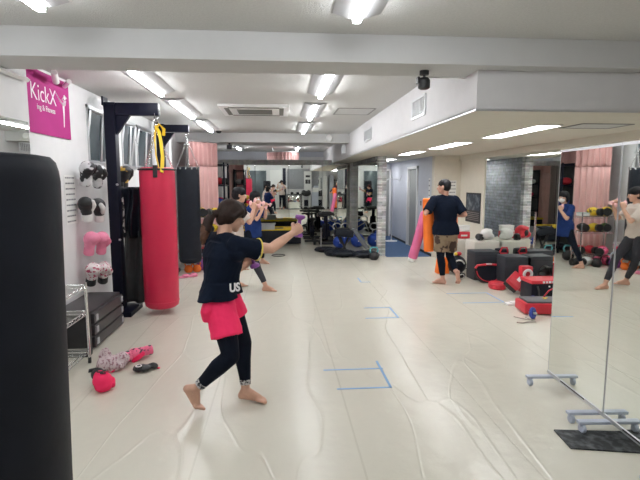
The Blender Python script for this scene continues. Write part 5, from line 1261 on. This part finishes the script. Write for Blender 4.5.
MB().box((0.42, 0.10, 0.21), (0.20, 0.30, 0.42), bev=0.01).build('case_body', M_ALU, t); 
bpy.data.objects.remove(t.children[0]); bpy.data.objects.remove(t)
notice((WL+0.005, 8.92, 1.50), 0.10, 0.55, 5, 'black printed vertical sign on the wall by the basket')
notice((WL+0.005, 8.72, 1.45), 0.24, 0.42, 7, 'grid of faint printed rows on white paper by the black bag')

# ------------------------------------------------------------------ behind the camera, seen in the partition mirror
YW = YB+0.004
def slab(name, x0, x1, z0, z1, m, label, cat, d=0.05, extra=None):
    t = thing(name, ((x0+x1)/2, YB+d/2, 0), label, cat)
    MB().b2(-(x1-x0)/2, (x1-x0)/2, -d/2, d/2-0.004, z0, z1, bev=0.004).build('panel', m, t)
    f = MB(); w_ = (x1-x0)/2; e = 0.02
    for s_ in (-1, 1): f.b2(s_*(w_-e/2)-e/2, s_*(w_-e/2)+e/2, d/2-0.006, d/2+0.006, z0, z1)
    f.b2(-w_, w_, d/2-0.006, d/2+0.006, z1-e, z1); f.b2(-w_, w_, d/2-0.006, d/2+0.006, z0, z0+e)
    f.build('frame', extra or M_ALU, t, smooth=False)
    return t
slab('dark_window', -1.9, -0.78, 0.1, 2.25, M_GLASSN, 'tall dark glazed panel on the wall behind the camera, by the pilaster', 'glazing')
slab('white_locker', -0.62, 0.12, 0.05, 2.3, M_LIGHTPAN, 'tall white locker door behind the photographer', 'locker')
slab('dark_column', 0.14, 0.36, 0.0, 2.4, M_BLACKM, 'narrow black upright beside the white locker', 'panel')
t = thing('vertical_blind', (1.35, YB+0.03, 0), 'grey vertical blind over the wall behind the camera', 'blind')
m = MB()
for k in range(24): m.box((-0.9+k*0.078, 0, 1.75), (0.074, 0.004, 1.15), 0.25)
m.build('slats', mat('grey_blind', (0.30, 0.31, 0.33), 0.8), t, smooth=False); MB().box((0, 0, 2.35), (1.9, 0.05, 0.04)).build('head_rail', M_ALU, t)
t = thing('wall_sign', (1.62, YB+0.10, 0), 'tall white sign with two black squares on a stand by the grey blind', 'sign')
MB().b2(-0.22, 0.22, -0.01, 0.01, 0.9, 2.2).build('board', M_LIGHTPAN, t, smooth=False)
MB().b2(-0.13, 0.13, 0.01, 0.014, 1.85, 1.97).b2(-0.14, 0.0, 0.01, 0.014, 1.48, 1.72).b2(0.02, 0.14, 0.01, 0.014, 1.48, 1.72).build('lettering', M_INK, t, smooth=False)
MB().b2(-0.02, 0.02, -0.02, -0.01, 0, 0.95).b2(-0.2, 0.2, -0.15, 0.10, 0, 0.02).build('stand', M_ALU, t, smooth=False)
t = slab('leaning_mirror', 0.42, 1.22, 0.02, 0.80, M_MIRROR, 'low wide mirror standing against the wall behind the camera', 'mirror', d=0.06)
t = thing('side_table', (0.82, YB+0.25, 0), 'low table with exercise gear against the wall behind the camera', 'table')
MB().b2(-0.45, 0.45, -0.12, 0.12, 0.82, 0.86).build('table_top', M_BLACKP, t, smooth=False)
for sx in (-0.43, 0.43): MB().b2(sx-0.015, sx+0.015, -0.1, 0.1, 0, 0.82).build('leg', M_BLACKP, t, smooth=False)
for k, (x, m_) in enumerate(((0.5, M_WHITEL), (0.68, M_BLACKP), (0.86, M_WHITEL), (1.04, M_BLACKL), (1.18, M_WHITEL))):
    small_glove((x, YB+0.25, 0.865), m_, ('white glove by the black upright on the low table', 'black glove second from the black upright on the low table', 'white glove in the middle of the low table', 'black glove second from the blind side of the low table', 'white glove at the blind side end of the low table')[k], 0.085, 0.3*k, 'gloves on the low table behind the camera')
t = thing('weight_rack', (1.50, YB+0.50, 0), 'black weight machine with white uprights behind the camera', 'exercise machine')
MB().b2(-0.22, 0.22, -0.2, 0.2, 0, 0.06).build('base', M_BLACKP, t, smooth=False)
for sx in (-0.18, 0.18): MB().b2(sx-0.03, sx+0.03, -0.03, 0.03, 0.06, 0.9).build('upright', M_LIGHTPAN, t, smooth=False)
MB().ell((0, 0.05, 0.92), (0.28, 0.16, 0.16)).ell((-0.14, 0.05, 1.02), (0.12, 0.1, 0.1)).ell((0.14, 0.0, 1.0), (0.12, 0.1, 0.12)).build('padding', M_BLACKP, t)
MB().b2(-0.12, 0.12, -0.04, 0.04, 0.2, 0.55).build('weight_stack', M_BLACKM, t, smooth=False)
t = thing('grey_counter', (2.14, YB+0.25, 0), 'grey reception counter with a white printer behind the camera', 'counter')
MB().b2(-0.30, 0.30, -0.22, 0.22, 0, 1.0, bev=0.01).build('counter_body', M_GREYP, t); MB().b2(-0.32, 0.32, -0.24, 0.24, 1.0, 1.03, bev=0.005).build('counter_top', M_LIGHTPAN, t)
t = thing('white_printer', (2.10, YB+0.25, 1.03), 'white printer on the grey counter behind the camera', 'printer')
MB().box((0, 0, 0.11), (0.42, 0.34, 0.22), bev=0.03).build('body', M_LIGHTPAN, t); MB().box((0, 0.05, 0.26), (0.32, 0.16, 0.10), Matrix.Rotation(0.4, 3, 'X'), bev=0.02).build('paper_tray', M_GREYP, t)
slab('white_fridge', 2.46, 2.74, 0.02, 1.95, M_WHITEP, 'tall narrow white cabinet beside the grey counter', 'cabinet', d=0.4)
slab('grey_locker', 2.86, 3.12, 0.02, 2.0, M_GREYP, 'tall grey locker beside the open shelves behind the camera', 'locker', d=0.4)
t = thing('open_shelf', (3.42, YB+0.2, 0), 'open black shelves of gear behind the camera', 'shelf')
for z in (0.3, 0.75, 1.2, 1.65): MB().b2(-0.27, 0.27, -0.18, 0.18, z, z+0.03).build('shelf_board', M_BLACKM, t, smooth=False)
for sx in (-0.27, 0.27): MB().b2(sx-0.015, sx+0.015, -0.18, 0.18, 0, 1.75).build('side_panel', M_BLACKM, t, smooth=False)
for k, (x, z, m_) in enumerate(((-0.12, 1.23, M_RED), (0.12, 1.23, M_BLUEV), (-0.1, 0.78, M_WHITEL), (0.12, 0.78, M_BLACKL), (0.0, 0.33, M_RED), (0.05, 1.68, M_LPINK))):
    small_glove((3.42+x, YB+0.2, z), m_, ('red glove on the third shelf behind the camera', 'blue glove on the third shelf behind the camera', 'white glove on the second shelf behind the camera', 'black glove on the second shelf behind the camera', 'red glove on the bottom shelf behind the camera', 'pale pink glove on top of the shelves behind the camera')[k], 0.095, 0.4*k, 'gloves on the open shelves behind the camera')
struct(MB().b2(-2.0, 3.7, YB+0.001, YB+0.015, 0, 0.12), 'baseboard_back', M_BLACKP)

# ------------------------------------------------------------------ camera, world, colour management
cd = bpy.data.cameras.new('camera'); cam = bpy.data.objects.new('camera', cd); COL.objects.link(cam)
cd.sensor_width = 36.0; cd.lens = 27.0; cd.clip_start = 0.05; cd.clip_end = 100
pitch = math.atan(58/480); yaw = math.atan(40*math.cos(pitch)/480)
cam.location = (0, 0, 1.58); cam.rotation_euler = (PI/2-pitch, 0, -yaw)
sc.camera = cam
w = bpy.data.worlds.new('world'); sc.world = w; w.use_nodes = True
w.node_tree.nodes['Background'].inputs[0].default_value = (0.02, 0.025, 0.04, 1); w.node_tree.nodes['Background'].inputs[1].default_value = 1.0
sc.view_settings.view_transform = 'Standard'; sc.view_settings.look = 'None'; sc.view_settings.exposure = 0.0; sc.view_settings.gamma = 1.0
sc.view_settings.use_curve_mapping = False
sc.cycles.max_bounces = 10; sc.cycles.diffuse_bounces = 6; sc.cycles.glossy_bounces = 8
sc.cycles.sample_clamp_indirect = 10
